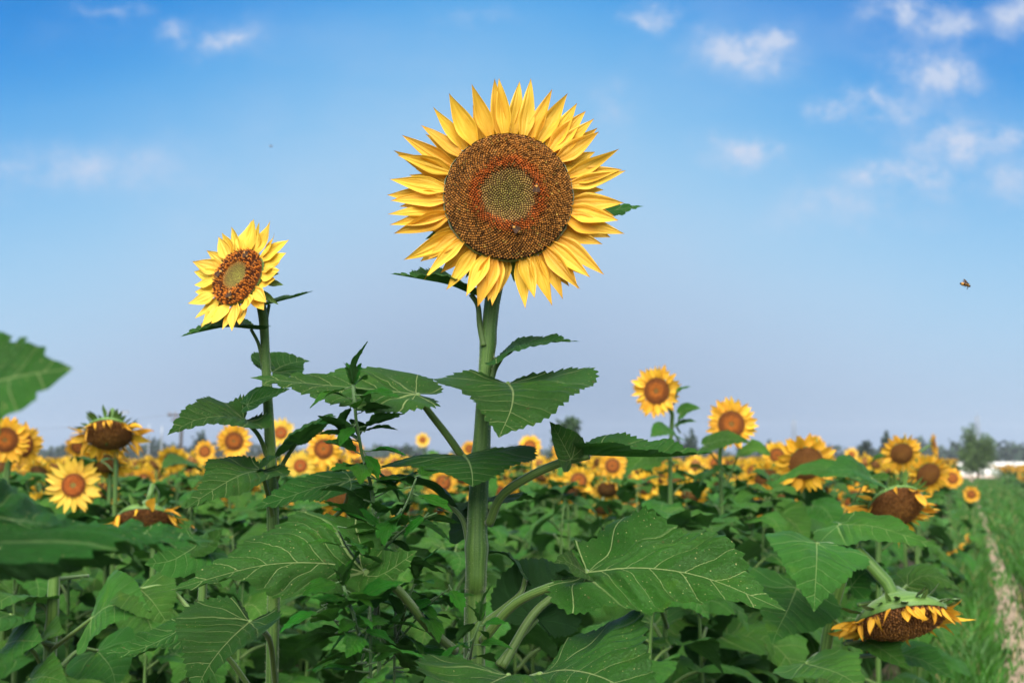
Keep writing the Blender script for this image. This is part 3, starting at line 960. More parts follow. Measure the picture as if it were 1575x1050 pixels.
pa = utility_pole(278, 150, 6.9, 'dark utility pole with wide crossarms on the left skyline', 2, .24)
pb = utility_pole(248, 175, 6.0, 'thin grey pole just left of the crossarm pole', 0, .17, M_STEEL)
pc = utility_pole(228, 180, 6.4, 'thinnest grey pole, second left of the crossarm pole', 0, .15, M_STEEL)
pd = utility_pole(180, 190, 8.6, 'faint grey pole above the drooping head at far left', 1, .14, M_STEEL)


def wire(p0, p1, label, sag=.5):
    pts = [p0.lerp(p1, t) - Vector((0, 0, sag * 4 * t * (1 - t))) for t in (0, .25, .5, .75, 1)]
    o = Vector(pts[0])
    obj('power_line', MB().add(*tube([p - o for p in pts], [.012, .012], 4, 24)).build('power_line', M_WIRE), None, Matrix.Translation(o), label, 'cable')


wire(pa.location + Vector((-.85, -.12, 6.9)), at(-60, 660, 150), 'sagging power line from the crossarm pole towards the left edge', .7)
wire(pa.location + Vector((.85, -.12, 6.9)), at(860, 668, 230), 'long power line running right from the crossarm pole over the horizon', .9)


def lattice(px, d, hgt, w, label):
    t = thing('lattice_mast', label, 'mast', ground_at(px, d))
    for sx in (-1, 1):
        for sy in (-1, 1):
            obj('leg', MB().add(*tube([(sx * w, sy * w, 0), (sx * w * .7, sy * w * .7, hgt)], [.10, .08], 4)).build('leg', M_STEEL), t)
    mb = MB(); n = 14
    for k in range(n):
        z0, z1 = hgt * k / n, hgt * (k + 1) / n; w0 = w * (1 - .3 * k / n)
        for a, c in (((-w0, -w0), (w0, -w0)), ((w0, w0), (-w0, w0)), ((w0, -w0), (w0, w0)), ((-w0, w0), (-w0, -w0))):
            mb.add(*tube([(a[0], a[1], z0), (c[0], c[1], z1)], [.05, .05], 3, 2)); mb.add(*tube([(c[0], c[1], z1), (a[0], a[1], z1)], [.05, .05], 3, 2))
    obj('bracing', mb.build('bracing', M_STEEL, False), t)
    obj('aerial', MB().add(*tube([(0, 0, hgt), (0, 0, hgt * 1.15)], [.08, .04], 5)).build('aerial', M_STEEL), t)


lattice(1222, 420, 14.0, .75, 'pale lattice mast on the skyline above the right field flowers')
lattice(1505, 420, 15.5, .75, 'pale lattice mast rising behind the feathery willow')
lattice(818, 460, 11.5, .7, 'faint lattice mast on the skyline close to the tallest stem')

# ------------------------------------------------------------------ the tall sunflowers
def tip_list():
    raw = [(435, 88), (517, 60), (560, 55), (620, 52), (685, 52), (755, 97), (803, 110), (858, 157), (887, 183), (935, 240), (938, 268), (920, 213), (1022, 352), (1030, 408), (1047, 437),
           (1038, 543), (1018, 625), (1040, 680), (985, 668), (960, 835), (905, 865), (865, 897), (855, 917), (807, 930), (748, 963), (657, 977), (690, 940), (527, 968), (467, 970), (510, 950), (420, 945),
           (347, 915), (248, 862), (183, 803), (260, 780), (118, 665), (135, 685), (108, 620), (122, 550), (108, 530), (118, 472), (128, 355), (150, 362), (157, 297), (245, 238), (277, 180), (335, 132)]
    return [(560 + a / 2.626, 100 + c / 2.626) for a, c in raw]


def hero_leaf(root, mid, pet=None, pr=(.0045, .0035), **kw):
    P = [at(*p) for p in mid]
    ox = root.location
    V, Fc, st_, me = leaf_mesh('leaf', P, ox=ox, **kw)
    lf = obj('leaf', me, root)
    if pet:
        pts = [at(*p) - ox for p in pet] + [P[0] - ox]
        obj('petiole', MB().add(*tube(pts, [pr[0], pr[1]], 10, 26)).build('petiole', M_PET), lf)
    return lf


def hairs(pts, radii, n, seed, length=.0035):
    rr = random.Random(seed); P, L = spline(pts, 80); T = np.gradient(P, axis=0)
    V = []; Fc = []
    ch = np.r_[0, np.cumsum([(Vector(b_) - Vector(a_)).length for a_, b_ in zip(pts, pts[1:])])]; ch /= ch[-1]
    rad = np.interp(np.linspace(0, 1, 80), ch, radii)
    for k in range(n):
        i = rr.randrange(79); t = Vector(T[i]).normalized()
        a = t.orthogonal().normalized(); d = (Matrix.Rotation(rr.uniform(0, 6.28), 3, t) @ a)
        p = Vector(P[i]).lerp(Vector(P[i + 1]), rr.random()) + d * rad[i] * .97
        e = p + d * length * rr.uniform(.5, 1.2) + t * length * rr.uniform(-.5, .2)
        s = t * .00022
        V += [p - s, p + s, e]; Fc.append((3 * k, 3 * k + 1, 3 * k + 2))
    return mesh('stem_hairs', V, Fc, M_HAIR, None, None, False)


# --- the tallest one
D0 = 1.80
hc = at(782, 302, 1.745)
base = at(728, 1060, 1.79); base = Vector((base.x - .01, base.y + .01, 0))
tall = thing('sunflower', 'tallest sunflower with a huge brown disc, alone against the sky at centre', 'sunflower', base)
stem_pts = [Vector((base.x, base.y, 0)), at(729, 1060, D0), at(732, 900, D0), at(735, 780, D0), at(741, 680, D0), at(748, 560, D0), at(757, 465, D0), at(768, 400, 1.80), at(776, 330, 1.790)]
rad = [.0165, .0146, .0143, .0136, .0114, .0100, .0104, .013, .016]
sp_l = [p - base for p in stem_pts]
obj('stem', MB().add(*tube(sp_l, rad, 18, 110, ridges=6, knots=((5.35, .15), (3.85, .2), (2.5, .2)))).build('stem', M_STEM), tall)
obj('stem_hairs', hairs(sp_l, rad, 5200, 4), tall, kind='stuff')
rd = 98 / F * 1.745
Rm = rotmat((.03, -1, .03))
hh = obj('flower_head', BACK, tall, Matrix.Translation(hc - base) @ Rm @ Matrix.Diagonal((rd, rd, rd, 1)))
obj('disc', disc_mesh('disc', 'hero', M_DISCBED, 48, 14), hh)
obj('florets', floret_mesh('florets', 'hero', 2500, hero_col, hero_h, 5), hh, kind='stuff')
hr = random.Random(21)
for i, (tx, ty) in enumerate(tip_list()):
    dx, dy = (tx - 782) / 98, -(ty - 302) / 98
    a = math.atan2(dy, dx); rt = math.hypot(dx, dy)
    a0 = a + hr.uniform(-.05, .05)
    bx, by = .93 * math.cos(a0), .93 * math.sin(a0)
    L = math.hypot(dx - bx, dy - by); yaw = math.atan2(dy - by, dx - bx) - a0
    sc_ = 1.0 if L > .72 else .95
    M = petal_mat(a0, .93, L * 1.07, hr.uniform(.0, .2), hr.uniform(-.35, .35), -.03 - .07 * (i % 2) - (.05 if L < .7 else 0), yaw) @ Matrix.Diagonal((1, hr.uniform(.76, .98) * min(1.25, .84 / L), 1, 1))
    obj('petal', PL_HERO[i % len(PL_HERO)], hh, M)
for i in range(36):
    a0 = 2 * math.pi * (i + hr.uniform(-.3, .3)) / 36
    L = hr.uniform(.58, .84)
    obj('petal', hr.choice(PL_HERO), hh, petal_mat(a0, .90, L, hr.uniform(-.05, .12), hr.uniform(-.4, .4), -.17, hr.uniform(-.12, .12)) @ Matrix.Diagonal((1, 1.0, 1, 1)))
for i in range(24):
    obj('bract', hr.choice(BRACT), hh, petal_mat(2 * math.pi * (i + hr.uniform(-.3, .3)) / 24, .86, hr.uniform(.42, .66), hr.uniform(-.55, -.25), hr.uniform(-.4, .4), -.20))

hl = lambda *a, **k: hero_leaf(tall, *a, **k)
# behind the head, tip showing at the right
hl([(862, 332, 1.84), (905, 328, 1.86), (990, 317, 1.88)], [(775, 380, 1.81), (820, 350, 1.83)], up0=(0, -.25, 1), wr=.7, fl=.35, fr=-.1, cr=-.3, seed=1)
# left below the head
hl([(724, 452, 1.80), (690, 438, 1.77), (650, 430, 1.74), (600, 421, 1.72)], [(744, 532, 1.79), (738, 500, 1.795), (735, 470, 1.80)], up0=(0.1, .15, 1), wr=.85, fl=.1, fr=.6, cl=-.4, cr=.2, seed=2, wave=.03)
# narrow leaf to the right
hl([(770, 552, 1.79), (805, 532, 1.78), (850, 526, 1.76), (893, 525, 1.75)], [(753, 600, 1.79), (760, 570, 1.795)], up0=(0, .05, 1), wr=.95, fl=.35, fr=-.05, cl=.2, cr=-.5, seed=3, lift=.4)
# heart-shaped one hanging over the stem
hl([(782, 590, 1.755), (789, 604, 1.70), (785, 632, 1.645), (767, 673, 1.60)], [(755, 625, 1.79), (768, 600, 1.78)], up0=(0.05, -.62, .8), wr=1.34, wl=1.45, fl=.16, fr=.16, cl=.05, cr=-.05, wave=.018, seed=4, lift=.3)
# broad one across the stem
hl([(714, 701, 1.750), (721, 710, 1.728), (726, 727, 1.705), (727, 748, 1.690)], [(738, 735, 1.785), (728, 712, 1.775)], up0=(.137, -.75, .65), wr=3.6, wl=3.0, fl=.14, fr=.14, cl=-.25, cr=-.25, wave=.03, seed=5, lift=.1)
# long one reaching left over the weeds
hl([(640, 606, 1.75), (590, 600, 1.75), (500, 592, 1.74), (384, 580, 1.73)], [(712, 704, 1.785), (690, 672, 1.77), (662, 636, 1.755)], up0=(0, -.10, 1), up1=(-.1, -.18, 1), wr=.85, fl=-.12, fr=.34, cl=-.35, cr=-.1, wave=.02, seed=6, pr=(.006, .0045))
# long one reaching right, folded
hl([(906, 700, 1.72), (965, 702, 1.70), (1030, 702, 1.68), (1098, 696, 1.67)], [(752, 806, 1.79), (772, 762, 1.77), (815, 732, 1.75), (860, 712, 1.73)], up0=(0, -.05, 1), up1=(0, -.2, 1), wr=.55, wl=.85, fl=.42, fr=.45, cl=-.1, cr=.2, wave=.02, seed=7, pr=(.0065, .0055))
hl([(878, 706, 1.70), (868, 686, 1.69), (857, 666, 1.69), (845, 648, 1.69)], None, up0=(.4, -.85, .3), wr=1.05, fl=.35, fr=.3, seed=8, teeth=8, n=24, rings=6)
# dark one lower left behind the stem
hl([(690, 775, 1.83), (660, 750, 1.84), (620, 740, 1.85), (575, 742, 1.86)], [(722, 845, 1.80), (712, 800, 1.82)], up0=(-.2, .35, 1), wr=.95, fl=.2, fr=.3, cl=-.5, cr=-.2, seed=9)
hl([(722, 812, 1.83), (712, 790, 1.86), (700, 772, 1.90)], None, up0=(.5, .6, -.6), wr=1.0, fl=.2, fr=.2, seed=10, n=24, rings=6)
# dark one right behind the stem
hl([(742, 770, 1.84), (770, 762, 1.87), (800, 764, 1.89), (828, 768, 1.90)], [(738, 800, 1.80)], up0=(0, .25, 1), wr=1.0, fl=.1, fr=.1, cl=-.6, cr=-.6, seed=11)
hl([(808, 888, 1.86), (790, 864, 1.87), (770, 850, 1.88), (748, 852, 1.9)], [(740, 960, 1.80), (780, 930, 1.84), (802, 910, 1.86)], up0=(-.2, .3, 1), wr=1.0, fl=.2, fr=.2, cl=-.4, cr=-.4, seed=12)
hl([(826, 952, 1.84), (832, 915, 1.86), (850, 890, 1.88), (885, 868, 1.92)], [(765, 1022, 1.80), (800, 980, 1.82)], up0=(-.3, .75, -.6), wr=1.2, fl=.15, fr=.15, seed=13, wave=.03)
# big one at the lower right
hl([(903, 880, 1.68), (985, 873, 1.62), (1085, 888, 1.57), (1209, 939, 1.52)], [(742, 985, 1.79), (790, 930, 1.76), (845, 903, 1.72), (885, 895, 1.70)], up0=(0.1, -.66, .75), up1=(0, -.6, .8), wr=.56, wl=.74, fl=.2, fr=.05, cl=-.1, cr=-.35, wave=.035, seed=14, pr=(.0065, .0058), lift=.4)
hl([(900, 880, 1.67), (885, 870, 1.65), (868, 862, 1.64), (852, 866, 1.63)], None, up0=(0, -.7, .7), wr=1.0, fl=.1, fr=.1, seed=15, teeth=9, n=24, rings=5)
# big one at the lower left
hl([(560, 880, 1.62), (500, 866, 1.60), (400, 870, 1.58), (262, 907, 1.55)], [(700, 1000, 1.78), (660, 965, 1.72), (610, 905, 1.66)], up0=(-.05, -.62, .8), up1=(-.1, -.5, .9), wr=.78, wl=.52, fl=.0, fr=.26, cl=-.5, cr=-.1, wave=.035, seed=16, pr=(.0065, .0055), lift=.5)
hl([(552, 882, 1.63), (580, 886, 1.60), (612, 868, 1.585), (642, 846, 1.58)], None, up0=(.1, -.7, .7), wr=.95, wl=.95, fl=.25, fr=.1, cr=-.3, seed=26, teeth=10, n=26, rings=6)
# two at the bottom edge
hl([(782, 1038, 1.60), (752, 1052, 1.52), (715, 1078, 1.44), (690, 1120, 1.38)], [(735, 1075, 1.78), (775, 1050, 1.68)], up0=(-.25, -.72, .7), wr=1.0, wl=.9, fl=.1, fr=.25, cl=-.2, cr=.1, wave=.025, seed=17)
hl([(832, 1036, 1.60), (875, 1030, 1.54), (935, 1045, 1.48), (1010, 1092, 1.42)], [(742, 1085, 1.79), (790, 1052, 1.68)], up0=(.2, -.78, .65), wr=1.0, wl=1.25, fl=.12, fr=.1, cl=.0, cr=-.2, wave=.03, seed=18)
hl([(905, 897, 1.86), (880, 885, 1.88), (850, 880, 1.90)], [(772, 1025, 1.80), (820, 945, 1.83), (865, 910, 1.85)], up0=(0, .4, 1), wr=.9, seed=19, pr=(.0065, .0055))

# --- the second one at the left
hc2 = at(366, 426, 1.86)
nrm2 = Vector((-.50, -.82, .34)).normalized()
b2 = at(419, 1060, 1.95); b2 = Vector((b2.x, b2.y, 0))
second = thing('sunflower', 'smaller pale yellow sunflower with a green centre, turned to the left on a slim stem', 'sunflower', b2)
D2 = 1.93
st2 = [b2.copy(), at(418, 1060, D2), at(421, 900, D2), at(418, 740, D2), at(412, 620, D2), at(407, 520, D2), at(404, 480, 1.925), at(396, 455, 1.91), at(384, 438, 1.89)]
r2 = [.011, .0096, .0092, .0088, .0072, .0064, .0066, .0075, .010]
l2 = [p - b2 for p in st2]
obj('stem', MB().add(*tube(l2, r2, 14, 90, ridges=5, knots=((2.9, .15), (5.6, .18), (4.3, .12)))).build('stem', M_STEM), second)
obj('stem_hairs', hairs(l2, r2, 3600, 5, .003), second, kind='stuff')
rd2 = 47 / F * 1.86
h2 = obj('flower_head', BACK, second, Matrix.Translation(hc2 - b2) @ rotmat(nrm2) @ Matrix.Diagonal((rd2, rd2, rd2, 1)))
obj('disc', disc_mesh('disc', 'young', M_DISCBED, 40, 12), h2)
obj('florets', floret_mesh('florets', 'young', 900, left_col, left_h, 6), h2, kind='stuff')
for i in range(29):
    a = 2 * math.pi * (i + hr.uniform(-.28, .28)) / 29
    obj('petal', PL_LEFT[i % len(PL_LEFT)], h2, petal_mat(a, .94, hr.uniform(.95, 1.28), hr.uniform(-.1, .3), hr.uniform(-.4, .4), -.03 - .08 * (i % 2), hr.uniform(-.15, .15)))
for i in range(20):
    obj('bract', hr.choice(BRACT), h2, petal_mat(2 * math.pi * (i + hr.uniform(-.3, .3)) / 20, .86, hr.uniform(.5, .95), hr.uniform(-.75, -.2), hr.uniform(-.4, .4), -.2))
h2l = lambda *a, **k: hero_leaf(second, *a, **k)
h2l([(386, 506, 1.92), (350, 503, 1.89), (315, 509, 1.87), (277, 518, 1.86)], [(404, 562, 1.93), (398, 530, 1.925)], up0=(0, -.05, 1), wr=.9, fl=.2, fr=.55, cl=-.3, cr=-.1, seed=31, pr=(.003, .0025))
h2l([(414, 468, 1.93), (435, 462, 1.93), (458, 456, 1.93), (483, 447, 1.93)], [(408, 500, 1.93)], up0=(0, .0, 1), wr=.95, fl=.4, fr=.2, cr=-.5, seed=32, pr=(.003, .0025))
h2l([(419, 572, 1.98), (436, 562, 2.0), (458, 556, 2.02), (478, 556, 2.03)], None, up0=(0, -.1, 1), wr=1.35, fl=.55, fr=.0, cr=-.3, seed=33)
h2l([(412, 566, 1.95), (400, 563, 1.97), (390, 562, 1.98)], None, up0=(0, 0, 1), wr=.8, seed=34, n=20, rings=5)
h2l([(375, 645, 1.90), (342, 640, 1.86), (300, 646, 1.83), (257, 669, 1.81)], [(412, 705, 1.93), (398, 670, 1.915)], up0=(-.1, -.12, 1), wr=.9, fl=-.15, fr=.75, cl=-.3, cr=-.3, seed=35, lift=1.2, pr=(.0038, .003))
h2l([(380, 622, 1.9), (402, 612, 1.9), (446, 598, 1.9)], None, up0=(0, -.5, .8), wr=.9, fl=.2, fr=.1, seed=36, teeth=10, n=24, rings=6)
h2l([(455, 682, 1.93), (470, 658, 1.90), (490, 645, 1.88), (518, 640, 1.86)], [(424, 740, 1.93), (438, 708, 1.93)], up0=(-.2, .0, 1), wr=1.0, fl=.25, fr=-.1, cr=-.6, seed=37, pr=(.0035, .003))
h2l([(402, 722, 1.88), (370, 730, 1.83), (330, 752, 1.79), (284, 782, 1.76)], [(420, 800, 1.93), (412, 760, 1.90)], up0=(-.2, -.60, .75), wr=.85, wl=.75, fl=-.1, fr=.25, cl=.1, cr=.1, seed=38, lift=.4, pr=(.004, .003))
h2l([(400, 722, 1.88), (412, 712, 1.87), (426, 700, 1.86)], None, up0=(0, -.6, .8), wr=1.0, fl=.3, fr=.3, seed=39, n=24, rings=6)
h2l([(540, 738, 1.80), (490, 748, 1.79), (440, 765, 1.78), (386, 783, 1.77)], [(424, 850, 1.93), (520, 790, 1.86)], up0=(0, -.05, 1), up1=(0, -.3, 1), wr=.7, fl=-.1, fr=.5, cl=-.3, cr=-.4, seed=40, pr=(.0035, .003))
h2l([(384, 956, 1.76), (352, 985, 1.725), (322, 1022, 1.695), (300, 1065, 1.675)], [(424, 1060, 1.93), (415, 985, 1.86), (395, 965, 1.79)], up0=(-.2, -.9, .35), wr=1.6, wl=1.2, fl=.55, fr=.05, cl=.2, cr=-.2, seed=41, wave=.03, lift=.5, pr=(.0045, .004))
h2l([(292, 958, 1.86), (255, 980, 1.82), (205, 1000, 1.79), (148, 1003, 1.77)], [(400, 1080, 1.93), (350, 1010, 1.90)], up0=(-.1, -.35, .9), wr=.42, fl=.0, fr=.35, cl=-.3, cr=-.2, seed=42, wave=.04)

# ------------------------------------------------------------------ weeds growing between the tall stems
WEEDLEAF = []
wr_ = random.Random(8)
for k in range(8):
    c = wr_.uniform(-.35, .25)
    WEEDLEAF.append(leaf_mesh('leaf', [(0, 0, 0), (.12, 0, .01), (.5, 0, .06 + c * .15), (1, 0, c * .5)], (0, 0, 1), wr=wr_.uniform(.52, .78), fl=.3, fr=.3, cl=-.2, cr=-.2, wave=.02,
                              n=22, rings=5, teeth=wr_.choice([4, 5, 6]), amp=.09, shape=LANCE, m=M_WEED, seed=100 + k)[3])


def weed(label, stempx, r, nleaf, size, seed, shoots=(), group='weeds between the sunflower stems'):
    rr = random.Random(seed)
    pts = [at(*p) for p in stempx]
    base = Vector((pts[-1].x, pts[-1].y, 0))
    t = thing('weed', label, 'weed', base, group)
    pl = [p - base for p in pts]
    if pl[-1].z > .02:
        pl.append(Vector((0, 0, 0)))
    obj('stem', MB().add(*tube(pl, [r * .5, r], 8, 40)).build('stem', M_WSTEM), t)
    def leaves(axis, n, sz, f0, f1, az0):
        P, L = spline(axis, 60)
        for k in range(n):
            f = f0 + (f1 - f0) * (k + rr.random() * .5) / n
            i = int(f * 58)
            azm = az0 + k * 2.4 + rr.uniform(-.4, .4)
            s = sz * (.72 + .45 * min(1, f * 1.7)) * rr.uniform(.7, 1.2)
            el = rr.uniform(-.35, .6)
            M = Matrix.Translation(P[i]) @ Matrix.Rotation(azm, 4, 'Z') @ Matrix.Rotation(-el, 4, 'Y') @ Matrix.Translation((s * .22, 0, 0)) @ Matrix.Rotation(rr.uniform(0, .6), 4, 'Y') @ Matrix.Rotation(rr.uniform(-.5, .5), 4, 'X') @ Matrix.Diagonal((s, s, s, 1))
            lf = obj('leaf', rr.choice(WEEDLEAF), t, M)
            obj('petiole', WPET, lf)
    leaves(pl[:-1] if len(pl) > 2 else pl, nleaf, size, .0, .9, rr.uniform(0, 6))
    if nleaf >= 40:
        leaves(pl[:4], 11, size * .72, .02, .95, 1.0)
    for sh in shoots:
        ps = [at(*p) - base for p in sh]
        obj('side_shoot', MB().add(*tube(ps, [r * .55, r * .25], 6, 16)).build('side_shoot', M_WSTEM), t)
        leaves(ps[::-1], 7, size * .95, .0, .75, rr.uniform(0, 6))
    # upright tuft at the tip
    for k in range(5):
        M = Matrix.Translation(pl[0]) @ Matrix.Rotation(k * 2.4, 4, 'Z') @ Matrix.Rotation(-rr.uniform(.9, 1.45), 4, 'Y') @ Matrix.Diagonal((size * (1.0 if k == 0 else .55),) * 3 + (1,))
        obj('leaf', rr.choice(WEEDLEAF), t, M)
    return t


WPET = MB().add(*tube([(-.24, 0, 0), (-.1, 0, .0), (.03, 0, 0)], [.022, .016], 5, 5)).build('petiole', M_WSTEM)
weed('tall slender weed with toothed leaves between the two tall sunflowers', [(543, 592, 1.66), (547, 640, 1.67), (555, 690, 1.68), (573, 760, 1.70), (579, 860, 1.70), (577, 960, 1.70), (583, 1060, 1.70)], .0042, 40, .060, 3,
     shoots=[[(580, 850, 1.70), (600, 815, 1.69), (625, 775, 1.68), (640, 735, 1.67)], [(580, 855, 1.70), (612, 822, 1.69), (645, 800, 1.67), (672, 788, 1.66)], [(578, 890, 1.70), (540, 850, 1.60), (520, 815, 1.50)]])
weed('bushy weed low in front of the slender weed', [(528, 900, 1.52), (545, 950, 1.53), (560, 1010, 1.54), (570, 1070, 1.55)], .0036, 20, .060, 5, shoots=[[(556, 1000, 1.54), (520, 960, 1.52), (495, 930, 1.5)]])
weed('small weed clinging to the foot of the tallest stem', [(738, 955, 1.66), (728, 985, 1.68), (722, 1020, 1.70), (720, 1070, 1.72)], .003, 11, .05, 9, shoots=[])
weed('dark weed in shade left of the tallest stem', [(640, 890, 1.70), (625, 930, 1.72), (612, 990, 1.74), (606, 1070, 1.75)], .003, 16, .055, 12, shoots=[[(612, 985, 1.74), (660, 930, 1.72), (690, 905, 1.70)]])

# ------------------------------------------------------------------ field plants
frng = random.Random(77)


def field_leaf(seed, n, rings, teeth):
    rr = random.Random(seed)
    k = rr.uniform(.0, 1)
    mid = [(.42, 0, .30), (.72, rr.uniform(-.05, .05), .36 - .06 * k), (1.08, rr.uniform(-.1, .1), .22 - .22 * k), (1.36, rr.uniform(-.16, .16), -.08 - .42 * k)]
    V, Fc, st_, _ = leaf_mesh(None, mid, (rr.uniform(-.2, .2), rr.uniform(-.3, .3), 1), wr=rr.uniform(.9, 1.12), fl=rr.uniform(-.1, .45), fr=rr.uniform(-.1, .45),
                              cl=rr.uniform(-.7, .1), cr=rr.uniform(-.7, .1), wave=.03, lift=rr.uniform(0, .6), seed=seed, n=n, rings=rings, teeth=teeth)
    mb = MB().add(V, Fc, st_, 0)
    pv, pf, puv = tube([(0, 0, 0), (.2, 0, .19), (.42, 0, .30)], [.026, .02], 6, 7)
    mb.add(pv, pf, puv, 1)
    return mb.build('leaf', [M_FLEAF, M_PET])


FL_HI = [field_leaf(200 + i, 46, 6, 16) for i in range(10)]
FL_LO = [field_leaf(300 + i, 16, 4, 5) for i in range(10)]


def field_plant(hp, normal, rd, style, detail, label, group=None, nl=10, lsize=.19, stem_r=.011, hi=False, head=True, top=.93, hook=0, name='sunflower'):
    """sunflower > stem, leaf..., flower_head"""
    rr = frng
    nv = Vector(normal).normalized()
    back = hp - nv * rd * .72
    bx, by = back.x - nv.x * .10 + rr.uniform(-.03, .03), back.y - nv.y * .10 + rr.uniform(-.03, .03)
    t = thing(name, label, 'sunflower', (bx, by, 0), group)
    o = Vector((bx, by, 0))
    rise = max(0, -nv.z) * .075 + hook
    zt = back.z + rise * .55
    pts = [Vector((0, 0, -.02)), Vector((rr.uniform(-.02, .02), rr.uniform(-.02, .02), zt * .45)), Vector((rr.uniform(-.015, .015), 0, zt * .86)), Vector((0, 0, zt)) if rise > .03 else Vector((0, 0, zt * .95)), ]
    if rise > .03:
        pts.append((Vector((0, 0, zt)) + (back - o)) / 2 + Vector((0, 0, rise * .45)))
    pts.append(back - o)
    if not head:
        pts = pts[:3] + [Vector((rr.uniform(-.02, .02), rr.uniform(-.02, .02), zt))]
        stem_r = stem_r * .8
        for i in range(5):
            s = lsize * rr.uniform(.3, .5)
            M = Matrix.Translation((0, 0, zt * .985)) @ Matrix.Rotation(i * 2.4 + rr.uniform(-.3, .3), 4, 'Z') @ Matrix.Rotation(-rr.uniform(.0, .7), 4, 'Y') @ Matrix.Diagonal((s, s, s, 1))
            obj('leaf', rr.choice(FL_HI if hi else FL_LO), t, M)
    obj('stem', MB().add(*tube(pts, [stem_r * 1.25, stem_r, stem_r * .8, stem_r * .8, stem_r * (.9 if head else .35)], 7 if not hi else 10, 16 if not hi else 30)).build('stem', M_STEM), t)
    a = rr.uniform(0, 6)
    for i in range(nl):
        f = .26 + (top - .26) * (i + rr.uniform(-.3, .3)) / max(1, nl - 1)
        a += 2.4 + rr.uniform(-.35, .35)
        s = lsize * (1.12 - .5 * max(0, (f - .55) / .4) ** 1.5) * rr.uniform(.8, 1.15)
        M = Matrix.Translation((0, 0, zt * f)) @ Matrix.Rotation(a, 4, 'Z') @ Matrix.Rotation(rr.uniform(-.25, .3), 4, 'Y') @ Matrix.Rotation(rr.uniform(-.25, .25), 4, 'X') @ Matrix.Diagonal((s, s, s, 1))
        obj('leaf', rr.choice(FL_HI if hi else FL_LO), t, M)
    if head:
        flower_head(t, hp, normal, rd, style, detail, rr)
    return t


